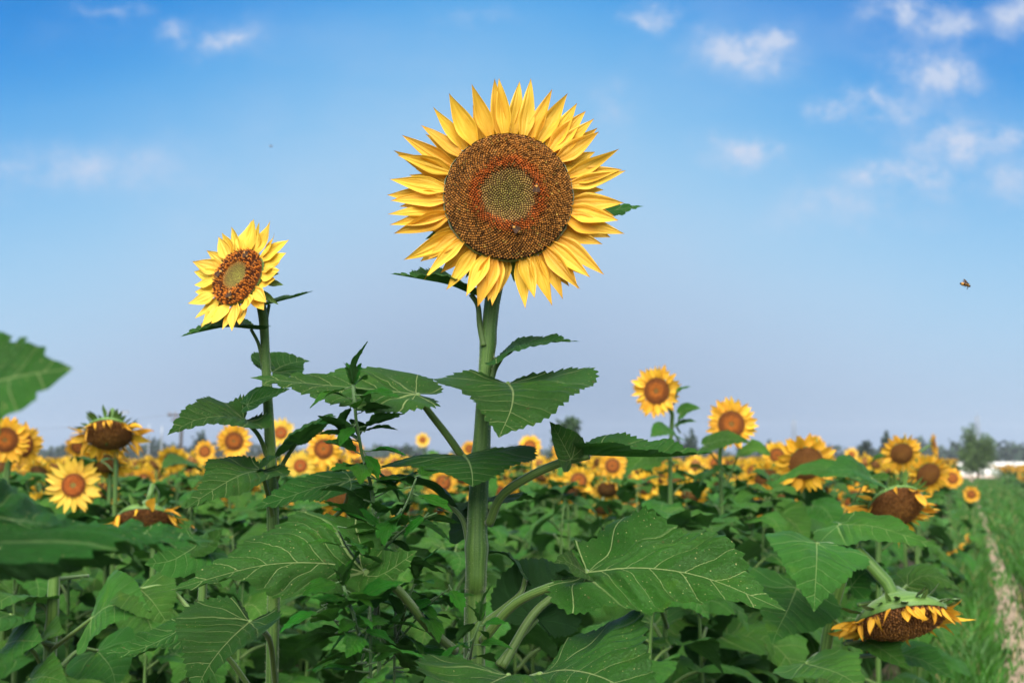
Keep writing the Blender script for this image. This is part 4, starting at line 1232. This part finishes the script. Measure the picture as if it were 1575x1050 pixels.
# heads one can point to: pixel, apparent radius, real radius, facing, style, label
HEADS = [
    (1010, 601, 43, .115, (-.42, -.9, .02), 'front', 'raised flower with a brown disc turned left, taller of the right-hand pair'),
    (1125, 652, 43, .115, (.03, -1, .05), 'front', 'raised flower facing the camera, lower of the right-hand pair'),
    (113, 746, 44, .11, (.05, -1, .08), 'young', 'bright lemon flower with a small red disc near the left edge'),
    (167, 668, 53, .13, (.12, -.62, -.78), 'wither', 'drooping dark head with limp petals above the lemon flower at left'),
    (160, 712, 44, .125, (0, -.6, -.8), 'ripe', 'broad nodding head right under the drooping dark head at left'),
    (225, 798, 62, .135, (.05, -.42, -.90), 'wither', 'withered head with curled orange petals hanging beside the lemon flower'),
    (120, 688, 23, .115, (0, -.85, -.5), 'front', 'small nodding flower left of the drooping dark head'),
    (8, 676, 40, .12, (.2, -1, -.1), 'front', 'dark-centred flower cut by the left edge under the blurred leaf'),
    (36, 684, 38, .12, (.88, -.5, .0), 'front', 'flower seen from the side next to the left edge'),
    (0, 722, 26, .115, (.3, -.9, -.5), 'ripe', 'half hidden flower at the left edge below the side-on one'),
    (60, 725, 24, .115, (0, -.7, -.7), 'ripe', 'nodding flower half covered by leaves near the left edge'),
    (265, 706, 26, .115, (.1, -.8, -.5), 'front', 'flower with a leaf over its disc below the utility pole'),
    (315, 694, 19, .11, (.0, -1, .05), 'front', 'small round flower left of the dark-disced one beside the slim stem'),
    (360, 678, 30, .12, (.05, -1, 0), 'front', 'dark-disced round flower immediately left of the slim stem'),
    (432, 665, 23, .11, (.1, -1, .1), 'young', 'bright small flower directly right of the slim stem on the skyline'),
    (462, 716, 25, .11, (0, -1, .05), 'young', 'pale round flower right of the slim stem, lower than its neighbours'),
    (498, 690, 32, .12, (-.1, -1, .05), 'front', 'large pale flower half behind the slender weed'),
    (524, 765, 44, .13, (-.1, -.8, -.55), 'ripe', 'big dark nodding head behind the slender weed'),
    (545, 690, 17, .11, (.2, -1, 0), 'front', 'small flower peeping out right of the slender weed'),
    (650, 676, 12, .11, (0, -1, .05), 'young', 'tiny lone flower on the skyline left of the tallest stem'),
    (682, 742, 25, .12, (-.1, -1, -.1), 'front', 'dark-disced flower under the broad leaf left of the tallest stem'),
    (722, 690, 14, .11, (0, -1, 0), 'front', 'tiny flower touching the left side of the tallest stem'),
    (815, 686, 20, .115, (-.15, -1, .2), 'front', 'flower on the skyline just right of the tallest stem'),
    (862, 694, 15, .11, (0, -1, 0), 'front', 'small flower in front of the rounded dark tree'),
    (890, 739, 27, .12, (.05, -1, .0), 'front', 'round brown-disced flower lowest below the long folded leaf'),
    (942, 716, 24, .115, (0, -1, 0), 'front', 'round flower in the middle under the long folded leaf'),
    (915, 722, 14, .11, (0, -1, 0), 'front', 'small flower squeezed left of the round middle flower'),
    (992, 713, 17, .115, (0, -1, 0), 'front', 'small flower under the tip half of the long folded leaf'),
    (1022, 735, 22, .12, (0, -.75, -.5), 'ripe', 'nodding flower under the long folded leaf'),
    (1050, 742, 15, .115, (.4, -.8, -.3), 'ripe', 'little turned flower right of the nodding one under the folded leaf'),
    (1098, 742, 19, .12, (0, -.75, -.5), 'ripe', 'nodding flower below the facing flower of the right-hand pair'),
    (1100, 712, 17, .115, (0, -1, .1), 'front', 'small flower at the stem of the facing flower of the pair'),
    (1240, 712, 49, .13, (0, -.85, -.3), 'ripe', 'large flower with a leaf across its disc in the right-hand field'),
    (1180, 737, 36, .125, (.05, -.75, -.55), 'ripe', 'nodding flower directly left of the large leaf-crossed one'),
    (1195, 700, 24, .12, (-.1, -.9, -.1), 'front', 'flower above and left of the large leaf-crossed one'),
    (1160, 725, 22, .12, (0, -.9, -.2), 'front', 'small flower left of the nodding one in the right-hand field'),
    (1252, 685, 20, .12, (.1, -.9, .2), 'front', 'flower peeping above the large leaf-crossed one'),
    (1310, 699, 12, .11, (0, -1, .05), 'young', 'tiny round flower on the skyline left of the rightmost group'),
    (1387, 697, 32, .12, (-.1, -.85, -.35), 'ripe', 'dark-disced flower in the rightmost group, upper left'),
    (1437, 684, 20, .115, (.85, -.5, .1), 'front', 'side-on flower in the rightmost group on the skyline'),
    (1428, 729, 35, .12, (.1, -.85, -.35), 'ripe', 'wide flower in the rightmost group above the withered head'),
    (1378, 780, 64, .135, (.1, -.72, -.66), 'wither', 'withered head with a very dark disc on the right below the wide flower'),
    (1494, 760, 14, .115, (-.45, -.8, -.1), 'front', 'small turned flower at the very edge of the field by the path'),
    (1465, 735, 18, .12, (0, -.9, .1), 'front', 'flower right of the wide flower near the field edge'),
    (385, 824, 28, .125, (.1, -.5, -.85), 'wither', 'shrivelled orange head low behind the slim stem'),
    (625, 790, 28, .125, (0, -.7, -.6), 'ripe', 'half hidden nodding head behind the weed side shoots'),
    (325, 805, 20, .12, (0, -.4, -.9), 'wither', 'little shrivelled head left of the shrivelled orange one'),
    (790, 765, 22, .12, (0, -.5, -.8), 'ripe', 'nodding head mostly hidden right of the tallest stem'),
    (975, 762, 14, .12, (.2, -.5, -.8), 'wither', 'small shrivelled head in the leaves below the round flowers'),
    (1035, 785, 9, .08, (.3, -.8, .1), 'young', 'half open yellow bud among leaves in the middle of the field'),
    (1490, 828, 8, .08, (.3, -.8, .2), 'young', 'small yellow bud beside the path'),
    (1465, 845, 18, .12, (.5, -.2, -.9), 'wither', 'brown hanging head beside the path, half hidden by leaves'),
]
spots = []; BYL = {}
for px, py, rp, rr_, nn, stl, lab in HEADS:
    d = F * rr_ / rp * .96
    hp = at(px, py, d)
    k = {'front': .46, 'young': .40, 'ripe': .51, 'wither': .64}[stl]
    det = rp >= 28
    BYL[(px, py)] = field_plant(hp, nn, rr_ * k, stl, det, lab, 'sunflowers that stand out from the field', nl=11 if rp >= 20 else 8, hi=rp >= 30, top=.86 if stl in ('front', 'young') else .93, stem_r=.011)
    spots.append((hp.x, hp.y))

def extra(key, *a, **k):
    hero_leaf(BYL[key], *a, **dict(dict(m=M_FLEAF, n=26, rings=7, teeth=14, pr=(.004, .0035)), **k))


extra((1240, 712), [(1322, 734, 4.75), (1290, 722, 4.70), (1240, 722, 4.66), (1184, 745, 4.62)], [(1300, 790, 4.95), (1325, 750, 4.85)], up0=(0, -.6, .8), wr=.34, fl=.1, fr=.1, seed=401)
extra((1125, 652), [(1084, 684, 4.95), (1110, 676, 4.9), (1135, 676, 4.86), (1156, 681, 4.84)], [(1118, 730, 5.0)], up0=(0, -.6, .8), wr=.75, fl=.1, fr=.1, cr=-.3, seed=402)
extra((1125, 652), [(1135, 700, 5.0), (1150, 692, 4.97), (1168, 692, 4.95), (1185, 702, 4.9)], [(1120, 740, 5.0)], up0=(0, -.5, .8), wr=.9, seed=403)
extra((1010, 601), [(1042, 601, 5.0), (1050, 597, 5.0), (1064, 594, 5.0)], [(1036, 622, 5.05)], up0=(0, -.3, 1), wr=.7, seed=404)
extra((1010, 601), [(1046, 636, 5.0), (1060, 628, 4.98), (1078, 628, 4.96)], [(1042, 655, 5.05)], up0=(0, -.7, .7), wr=.9, seed=405)
extra((1010, 601), [(1040, 655, 5.0), (1055, 648, 4.98), (1072, 648, 4.96)], [(1046, 665, 5.05)], up0=(0, -.4, .9), wr=.8, seed=406)
extra((1010, 601), [(1038, 668, 5.0), (1020, 663, 4.95), (1000, 672, 4.9)], [(1046, 680, 5.05)], up0=(0, -.6, .8), wr=1.0, seed=407)
extra((265, 706), [(296, 714, 8.3), (280, 710, 8.2), (262, 712, 8.1), (250, 722, 8.0)], None, up0=(0, -.7, .7), wr=.7, seed=408)
extra((1378, 780), [(1340, 735, 3.9), (1310, 722, 3.85), (1270, 724, 3.8)], [(1372, 760, 3.98)], up0=(0, -.6, .8), wr=.9, seed=409)
extra((1378, 780), [(1325, 744, 4.1), (1355, 736, 4.05), (1392, 744, 4.0)], None, up0=(0, -.6, .8), wr=.5, seed=410)

# the drooping head close by at the lower right
hp = at(1392, 962, 2.62)
drp = thing('sunflower', 'sunflower bowed right over at the lower right, brown disc facing the ground', 'sunflower', (hp.x - .16, hp.y + .10, 0))
o_ = Vector(drp.location)
pts = [Vector((0, 0, 0)), Vector((0, 0, .6)), Vector((.01, 0, 1.12)), at(1306, 858, 2.66) - o_, at(1345, 876, 2.64) - o_, at(1370, 905, 2.63) - o_, at(1374, 932, 2.625) - o_]
obj('stem', MB().add(*tube(pts, [.016, .014, .013, .0125, .0135, .0135, .013], 12, 60)).build('stem', M_STEM), drp)
hd = obj('flower_head', BACK, drp, Matrix.Translation(at(1386, 953, 2.62) - o_) @ rotmat((.10, -.42, -.90)) @ Matrix.Diagonal((.093, .093, .093, 1)))
obj('disc', D_RIPE, hd)
obj('florets', FLOR['wither'], hd, kind='stuff')
dr = random.Random(5)
for me, M in petal_set('wither', dr, 64):
    obj('petal', dr.choice(PL_WITHER + PL_WITHER + PL_FIELD[:4]), hd, M @ Matrix.Diagonal((.72, .85, .8, 1)))
for i in range(30):
    obj('bract', dr.choice(BRACT), hd, petal_mat(2 * math.pi * (i + dr.uniform(-.3, .3)) / 30, .85, dr.uniform(.35, .6), dr.uniform(-.8, .1), dr.uniform(-.4, .4), -.12 - .1 * (i % 2)))
dl = lambda *a, **k: hero_leaf(drp, *a, **dict(dict(m=M_FLEAF, n=64, rings=8, teeth=20, amp=.03), **k))
dl([(1256, 836, 2.52), (1256, 862, 2.44), (1254, 900, 2.40), (1252, 941, 2.38)], [(1296, 880, 2.66), (1285, 840, 2.60)], up0=(0, -.85, .5), wr=1.1, fl=.12, fr=.12, cl=-.2, cr=-.2, seed=51)
dl([(1292, 806, 2.75), (1340, 808, 2.68), (1390, 822, 2.62), (1448, 842, 2.58)], [(1300, 860, 2.68), (1290, 825, 2.72)], up0=(0, -.6, .8), wr=.8, wl=.42, fl=.2, fr=.1, cr=-.3, seed=52)
dl([(1395, 900, 2.72), (1420, 885, 2.72), (1450, 890, 2.71), (1478, 908, 2.70)], [(1320, 930, 2.68), (1370, 920, 2.7)], up0=(0, -.2, 1), wr=1.0, fl=.2, fr=-.4, seed=53)
dl([(1310, 900, 2.7), (1330, 880, 2.69), (1352, 885, 2.69), (1352, 905, 2.68)], None, up0=(0, -.7, .7), wr=1.0, seed=54)
dl([(1225, 905, 2.62), (1210, 940, 2.55), (1195, 970, 2.50), (1188, 990, 2.48)], [(1290, 960, 2.66), (1250, 915, 2.64)], up0=(0, -.8, .6), wr=1.2, fl=.1, fr=.1, seed=55)
dl([(1240, 1020, 2.45), (1290, 1035, 2.36), (1330, 1060, 2.30)], [(1290, 1010, 2.66), (1260, 1005, 2.55)], up0=(.1, -.7, .7), wr=1.1, fl=.1, fr=.1, seed=56)
dl([(1380, 1005, 2.78), (1420, 1015, 2.74), (1470, 1045, 2.70)], [(1300, 1010, 2.66)], up0=(0, -.4, .9), wr=1.0, seed=57)
dl([(1330, 985, 2.7), (1360, 1000, 2.62), (1400, 1030, 2.58)], [(1300, 990, 2.66)], up0=(0, -.6, .8), wr=.9, seed=58)
spots.append((hp.x, hp.y))

# plants with leaves close to the camera at the left
near = thing('sunflower', 'leafy sunflower reaching in from the left edge, its leaves blurred close to the lens', 'sunflower', (-.62, .80, 0))
o_ = Vector(near.location)
obj('stem', MB().add(*tube([Vector((0, 0, 0)), Vector((0, .0, .8)), Vector((.01, 0, 1.3)), Vector((0, 0, 1.72))], [.016, .014, .012, .008], 12, 40)).build('stem', M_STEM), near)
nl_ = lambda *a, **k: hero_leaf(near, *a, **k)
nl_([(-150, 625, .78), (-60, 600, .77), (30, 578, .76), (112, 566, .76)], [(-560, 680, .80), (-350, 640, .79)], up0=(0, -.75, .65), wr=1.6, wl=1.15, fl=.05, fr=.05, cl=-.1, cr=-.3, seed=61, amp=.05, teeth=9)
nl_([(-150, 778, .86), (20, 798, .90), (170, 822, 1.0), (330, 832, 1.12)], [(-560, 820, .80), (-350, 775, .83)], up0=(0, -.35, .9), wr=.40, wl=.40, fl=.35, fr=-.05, cl=-.1, cr=-.3, wave=.02, seed=62, amp=.05)
nl_([(-200, 835, .98), (-40, 842, 1.0), (80, 852, 1.02), (200, 868, 1.05)], [(-540, 900, .80), (-350, 830, .9)], up0=(0, .8, .45), wr=.42, fl=.0, fr=.1, cl=-.3, cr=-.3, seed=63)
nl_([(-100, 700, 1.1), (-60, 720, 1.1), (0, 760, 1.1)], [(-380, 760, .85)], up0=(0, -.3, 1), wr=.8, seed=64)

lp = at(80, 900, 2.5)
young = thing('sunflower', 'flowerless young sunflower with a pale stem in the lower left corner', 'sunflower', (lp.x, lp.y, 0))
o_ = Vector(young.location)
obj('stem', MB().add(*tube([Vector((0, 0, 0)), at(75, 1060, 2.5) - o_, at(80, 960, 2.5) - o_, at(84, 870, 2.5) - o_, at(86, 800, 2.5) - o_], [.015, .0135, .0125, .011, .008], 12, 40)).build('stem', M_STEM), young)
yl = lambda *a, **k: hero_leaf(young, *a, **dict(dict(m=M_FLEAF, n=64, rings=8, teeth=20, amp=.02), **k))
yl([(142, 950, 2.42), (165, 932, 2.38), (195, 930, 2.36), (232, 938, 2.34)], [(78, 1000, 2.5), (110, 975, 2.46)], up0=(.05, -.8, .6), wr=1.15, fl=.05, fr=.05, seed=71)
yl([(10, 990, 2.42), (25, 985, 2.38), (45, 985, 2.36), (66, 985, 2.35)], [(72, 1045, 2.5), (50, 1000, 2.46)], up0=(0, -.8, .6), wr=1.6, seed=72)
yl([(60, 985, 2.45), (75, 975, 2.42), (90, 972, 2.40), (103, 972, 2.40)], [(82, 990, 2.5)], up0=(0, -.7, .7), wr=1.1, seed=73)
yl([(40, 925, 2.5), (20, 915, 2.45), (0, 925, 2.42), (-25, 945, 2.4)], [(80, 955, 2.5), (65, 930, 2.5)], up0=(0, -.5, .8), wr=1.2, seed=74)
yl([(15, 945, 2.4), (0, 950, 2.36), (-20, 960, 2.34), (-45, 985, 2.32)], [(76, 1000, 2.5), (45, 960, 2.45)], up0=(.2, -.6, .8), wr=1.1, seed=75)
yl([(135, 885, 2.6), (110, 880, 2.58), (90, 890, 2.56)], [(84, 890, 2.5)], up0=(0, -.5, .9), wr=1.0, seed=76)
yl([(150, 1000, 2.6), (170, 1025, 2.55), (180, 1060, 2.5)], [(80, 1040, 2.5), (120, 1000, 2.56)], up0=(0, -.8, .6), wr=1.2, seed=77)
yl([(45, 1045, 2.38), (70, 1040, 2.34), (105, 1050, 2.32)], [(75, 1060, 2.5)], up0=(0, -.7, .7), wr=1.1, seed=78)
lp = at(292, 870, 2.3)
mid_ = thing('sunflower', 'leafy flowerless sunflower behind the big blurred leaf at left', 'sunflower', (lp.x, lp.y + .05, 0))
o_ = Vector(mid_.location)
obj('stem', MB().add(*tube([Vector((0, 0, 0)), Vector((0, 0, .8)), at(312, 900, 2.35) - o_, at(320, 850, 2.35) - o_], [.013, .010, .008, .006], 12, 30)).build('stem', M_STEM), mid_)
ml = lambda *a, **k: hero_leaf(mid_, *a, **dict(dict(m=M_FLEAF, n=64, rings=8, teeth=20, amp=.03), **k))
ml([(302, 839, 2.16), (285, 850, 2.12), (262, 862, 2.10), (222, 868, 2.08)], [(318, 880, 2.34), (330, 850, 2.25)], up0=(.1, -.75, .6), wr=1.25, fl=.05, fr=.3, seed=81, lift=.5)
ml([(303, 837, 2.16), (320, 838, 2.13), (344, 812, 2.12)], None, up0=(0, -.7, .7), wr=.9, fl=.3, fr=.1, seed=82)
ml([(215, 905, 2.4), (235, 925, 2.36), (262, 965, 2.33)], [(312, 960, 2.35), (260, 905, 2.4)], up0=(0, -.6, .8), wr=1.1, seed=83)

# crowded rows of the field: each plant its own as far as about 12 m
FILL = [('leafy sunflower crowded in the field rows, its head nodding', 'sunflowers crowded in the field rows')]
ANCHORS = [(113, 746, 'bright lemon flower'), (225, 798, 'withered head at far left'), (315, 694, 'small round skyline flower'), (360, 678, 'dark-disced round flower'), (462, 716, 'pale round flower'),
           (524, 765, 'big dark nodding head'), (650, 676, 'lone skyline flower'), (682, 742, 'flower under the broad leaf'), (735, 880, 'tallest stem'), (890, 739, 'lowest round flower'),
           (992, 713, 'small flower under folded leaf'), (1042, 690, 'left-turned flower stem'), (1122, 720, 'raised facing flower stem'), (1240, 712, 'leaf-crossed large flower'),
           (1310, 699, 'tiny round skyline flower'), (1378, 780, 'very dark withered head'), (1390, 950, 'bowed-over sunflower'), (1428, 729, 'wide flower near the path'), (1494, 760, 'flower at the path edge'),
           (418, 800, 'slim stem'), (578, 850, 'slender weed'), (80, 940, 'pale young stem'), (1060, 870, 'largest leaf at right'), (400, 850, 'largest leaf at left'), (1256, 870, 'hanging heart-shaped leaf'), (160, 850, 'big blurred leaf')]
rows = 0
row_dir = Vector((.332, .943))
cands = []
for r_i in range(1, 40):
    off = .55 + .62 * r_i
    for s_i in range(0, 60):
        yv = .5 + s_i * .36 + frng.uniform(-.08, .08)
        X = path_x(yv) - off * 1.06 + frng.uniform(-.08, .08)
        pq_ = 787.5 + F * X / yv
        if yv < (2.45 if 860 < pq_ < 1180 else 3.0) or yv > 13.5:
            continue
        if abs(X) > .42 * yv + .35:
            continue
        if any((X - a) ** 2 + (yv - c) ** 2 < .05 for a, c in spots):
            continue
        cands.append((yv, X))
cands.sort()
cands = cands[:225]
for yv, X in cands:
    q_ = frng.random()
    stl = 'ripe' if q_ < .45 else ('front' if q_ < .75 else 'wither')
    zt = CAM_Z - frng.uniform(.14, .34) - (.06 if yv < 4.5 else 0) - (.12 if yv < 3 else 0)
    nn = (frng.gauss(0, .25), -frng.uniform(.5, 1), frng.uniform(-.9, -.1)) if stl != 'front' else (frng.gauss(0, .25), -1, frng.uniform(-.4, .1))
    rdx = frng.uniform(.048, .07)
    near_ = yv < 6.0
    hd_ = yv > 5.8 and frng.random() < (.3 if yv < 9 else .6)
    if yv < 7.5 and stl == 'front':
        stl = 'ripe'
    pxx = 787.5 + F * X / yv
    if any(p_[1] >= 760 and p_[2] >= 18 and abs(p_[0] - pxx) < p_[2] + 15 and F * p_[3] / p_[2] > yv for p_ in HEADS):
        zt -= .16
        hd_ = False
    pyy = HOR + F * (CAM_Z - zt + .12) / yv
    an = min(ANCHORS, key=lambda a_: (a_[0] - pxx) ** 2 + (a_[1] - pyy) ** 2)
    dx_, dy_ = pxx - an[0], pyy - an[1]
    rel_ = ('just below' if dy_ > 0 else 'just above') if abs(dx_) < 22 else ('below ' if dy_ > 45 else 'above ' if dy_ < -45 else '') + ('left of' if dx_ < 0 else 'right of')
    dep_ = 'front' if yv < 5 else 'middle' if yv < 8.5 else 'rear'
    what_ = 'leafy flowerless sunflower' if not hd_ else {'ripe': 'sunflower with nodding head', 'front': 'sunflower with small flower', 'wither': 'sunflower with withered head'}[stl]
    if len((what_ + ' in ' + dep_ + ' rows ' + rel_ + ' the ' + an[2]).split()) > 16:
        what_ = what_.replace('leafy ', '')
    lab_ = what_ + ' in ' + dep_ + ' rows ' + rel_ + ' the ' + an[2]
    field_plant(Vector((X, yv, zt)), nn, rdx, stl, False, lab_, FILL[0][1], nl=15 if near_ else 10, lsize=frng.uniform(.20, .27), hi=yv < 4.5,
                head=hd_, top=.97, stem_r=.010)


# the rest of the field, beyond: one mass
def low_plant(seed, style):
    rr = random.Random(seed); V = []; Fc = []; mi = []
    def add(v, f, m):
        b0 = len(V); V.extend(v); Fc.extend([tuple(i + b0 for i in q) for q in f]); mi.extend([m] * len(f))
    tilt = rr.uniform(-.15, 1.1); yw = rr.gauss(0, .7)
    rd = rr.uniform(.05, .07)
    Mr = rotmat((math.sin(yw), -math.cos(yw) * math.cos(tilt), -math.sin(tilt))).to_3x3()
    disc = [(rd * math.cos(i * math.pi / 4), rd * math.sin(i * math.pi / 4), 0) for i in range(8)] + [(0, 0, rd * .3)]
    add([Mr @ Vector(p) for p in disc], [(i, (i + 1) % 8, 8) for i in range(8)], 1)
    n = 13; pv = []; pf = []
    for i in range(n):
        a = (i + rr.uniform(-.3, .3)) * 2 * math.pi / n; l = rd * rr.uniform(.9, 1.3); w = rd * .34; c, s = math.cos(a), math.sin(a); zt = rr.uniform(-.3, .4) * l
        p0, p1, p2, p3 = (rd * .9, -w * .5), (rd * .9 + l * .45, w), (rd * .9 + l, 0), (rd * .9 + l * .45, -w)
        pv += [Mr @ Vector((x_ * c - y_ * s, x_ * s + y_ * c, z_)) for (x_, y_), z_ in zip((p0, p1, p2, p3), (-.004, zt * .3, zt, zt * .3))]
        pf.append((4 * i, 4 * i + 1, 4 * i + 2, 4 * i + 3))
    add(pv, pf, 2)
    for i in range(8):
        a = i * 2.4 + rr.uniform(-.3, .3); z0 = -.10 - .085 * i; L = rr.uniform(.2, .32); w = L * .36
        c, s = math.cos(a), math.sin(a); dz = rr.uniform(-.12, .04)
        q = [(.06, 0, z0), (.06 + L * .4, -w, z0 + .02), (.06 + L, 0, z0 + dz), (.06 + L * .4, w, z0 + .03)]
        add([(x_ * c - y_ * s, x_ * s + y_ * c, z_) for x_, y_, z_ in q], [(0, 1, 2), (0, 2, 3)], 0)
    add([(-.012, .03, -.03), (.012, .03, -.03), (.012, .02, -1.0), (-.012, .02, -1.0)], [(0, 1, 2, 3)], 3)
    return np.array([tuple(p) for p in V]), Fc, mi


def far_field(name, label, pts, seed):
    rr = np.random.default_rng(seed); lib = [low_plant(500 + k, None) for k in range(14)]
    VV = []; FF = []; MM = []; b0 = 0
    for X, Y, Z in pts:
        V, Fc, mi = lib[rr.integers(len(lib))]
        a = rr.normal(0, .25); s = rr.uniform(.85, 1.15); c, sn = math.cos(a), math.sin(a)
        A = np.array([[c, -sn, 0], [sn, c, 0], [0, 0, 1]]) * s
        VV.append(V @ A.T + np.array([X, Y, Z])); FF += [tuple(i + b0 for i in q) for q in Fc]; MM += mi; b0 += len(V)
    V = np.vstack(VV)
    o = obj(name, mesh(name, V, FF, [M_FARLEAF, M_DISC2, M_PETAL3, M_PET], np.full((len(V), 2), .5), MM, False), kind='stuff')
    o['label'] = label; o['category'] = 'sunflowers'


M_FARLEAF = plain('far field leaf', (.036, .130, .016), .5, .4, 1.5, spec=.4)
ffr = random.Random(12); pts = []
for k in range(4200):
    yv = 11.5 + 92 * ffr.random() ** 1.5
    X = ffr.uniform(-.45, .44) * yv
    if X > path_x(yv) - .8:
        continue
    if yv < 14 and any((X - a) ** 2 + (yv - c) ** 2 < .1 for c, a in cands):
        continue
    pts.append((X, yv, CAM_Z - ffr.uniform(.02, .34) - .02))
far_field('far_sunflowers', 'mass of yellow sunflowers in the field running back to the horizon', pts, 3)
pts = []
for k in range(1500):
    yv = 32 + 72 * ffr.random() ** 1.3
    X = path_x(yv) + 1.6 + ffr.random() * 16
    pts.append((X, yv, 1.0 + ffr.uniform(-.12, .12)))
far_field('farther_sunflowers', 'rows of shorter sunflowers on the far side of the path', pts, 4)


# ------------------------------------------------------------------ bees
def bee_mesh():
    mb = MB()
    def ell(c, r, m, seg=8, n=6):
        V = []; 
        for i in range(n + 1):
            a = math.pi * i / n
            for k in range(seg):
                b1 = 2 * math.pi * k / seg
                V.append((c[0] + r[0] * math.cos(a), c[1] + r[1] * math.sin(a) * math.cos(b1), c[2] + r[2] * math.sin(a) * math.sin(b1)))
        f = [(i * seg + k, i * seg + (k + 1) % seg, (i + 1) * seg + (k + 1) % seg, (i + 1) * seg + k) for i in range(n) for k in range(seg)]
        b0 = len(mb.mi); mb.add(V, f, None, m)
        return b0, n, seg
    b0, n, sg = ell((-.38, 0, -.02), (.42, .22, .21), 0, 8, 8)
    for i in range(n):
        if i in (2, 4, 5):
            for k in range(sg):
                mb.mi[b0 + i * sg + k] = 1
    ell((.17, 0, .02), (.22, .2, .2), 1); ell((.45, 0, -.03), (.13, .15, .15), 0)
    return mb.build('body', [M_BEE, M_BEEGOLD])


BEE = bee_mesh()
WINGM = mesh('wing', [(0, 0, 0), (.1, .22, .02), (-.1, .62, .06), (-.35, .7, .06), (-.42, .5, .03), (-.2, .15, .0)], [(0, 1, 2, 3, 4, 5)], M_WING, None, None, False)
LEGM = MB().add(*tube([(0, 0, 0), (.03, .18, -.05), (-.02, .3, -.32)], [.03, .015], 4, 6)).build('leg', M_BEE)


def bee(label, pos, rot, size, spread=1.0):
    t = thing('bee', label, 'bee', pos, 'bees')
    t.rotation_euler = rot; t.scale = (size, size, size)
    obj('body', BEE, t)
    for s_ in (1, -1):
        S_ = Matrix.Diagonal((1, s_, 1, 1))
        obj('wing', WINGM, t, Matrix.Translation((.15, .08 * s_, .17)) @ S_ @ Matrix.Rotation(.35 * spread, 4, 'X') @ Matrix.Rotation(.9 - .75 * spread, 4, 'Z'))
        obj('wing', WINGM, t, Matrix.Translation((.02, .08 * s_, .16)) @ S_ @ Matrix.Rotation(.2 * spread, 4, 'X') @ Matrix.Rotation(1.3 - .7 * spread, 4, 'Z') @ Matrix.Diagonal((.75, .75, .75, 1)))
        for k in range(3):
            obj('leg', LEGM, t, Matrix.Translation((.02 + .13 * k, .12 * s_, -.1)) @ S_ @ Matrix.Rotation(.4 * (k - 1), 4, 'Z'))


bee('bee flying in the open sky at the right', at(1486, 438, 1.45), (.5, .25, .15), .0095, 1.0)
bee('tiny distant insect flying in the sky between the two tall flowers', at(417, 225, 7.0), (.3, .1, .6), .012, 1.0)
def on_head(hobj, hroot, rdv, r, a, kind, z=.07):
    M = Matrix.Translation(hroot.location) @ hobj.matrix_basis
    return M @ Vector((r * math.cos(a), r * math.sin(a), dome(r, kind) + z))
def bee_on(label, hobj, hroot, dx, dy, kind, size, spin, z=.09):
    r = math.hypot(dx, dy); p = on_head(hobj, hroot, 1, r, math.atan2(dy, dx), kind, z)
    e = (hobj.matrix_basis.to_3x3().normalized() @ Matrix.Rotation(spin, 3, 'Z')).to_euler()
    bee(label, p, e, size, .25)
bee_on('dark bee sitting on the right of the orange ring of the huge disc', hh, tall, .43, .08, 'hero', .0115, 1.5)
bee_on('brownish bee feeding at the lower rim of the huge disc centre', hh, tall, .10, -.56, 'hero', .0115, 2.4)
bee_on('bee at the upper left of the pale flower disc', h2, second, -.62, .22, 'young', .0125, .8)
bee_on('bee at the upper right of the pale flower disc', h2, second, .38, .68, 'young', .0125, 2.2)
bee_on('bee at the bottom of the pale flower disc', h2, second, -.08, -.70, 'young', .0125, 1.7)


# ------------------------------------------------------------------ haze
hm = bpy.data.materials.new('haze'); hm.use_nodes = True; hm.node_tree.nodes.clear()
hq = NT(hm.node_tree); ho = hq.node('ShaderNodeOutputMaterial'); hv = hq.node('ShaderNodeVolumePrincipled')
hv.inputs['Color'].default_value = (.80, .88, 1.0, 1); hv.inputs['Density'].default_value = .0003; hv.inputs['Anisotropy'].default_value = .0
hq.link(hv.outputs[0], ho.inputs['Volume'])
obj('haze', MB().box((0, 0, 13), (1900, 1900, 28)).build('haze', hm, False), kind='stuff')
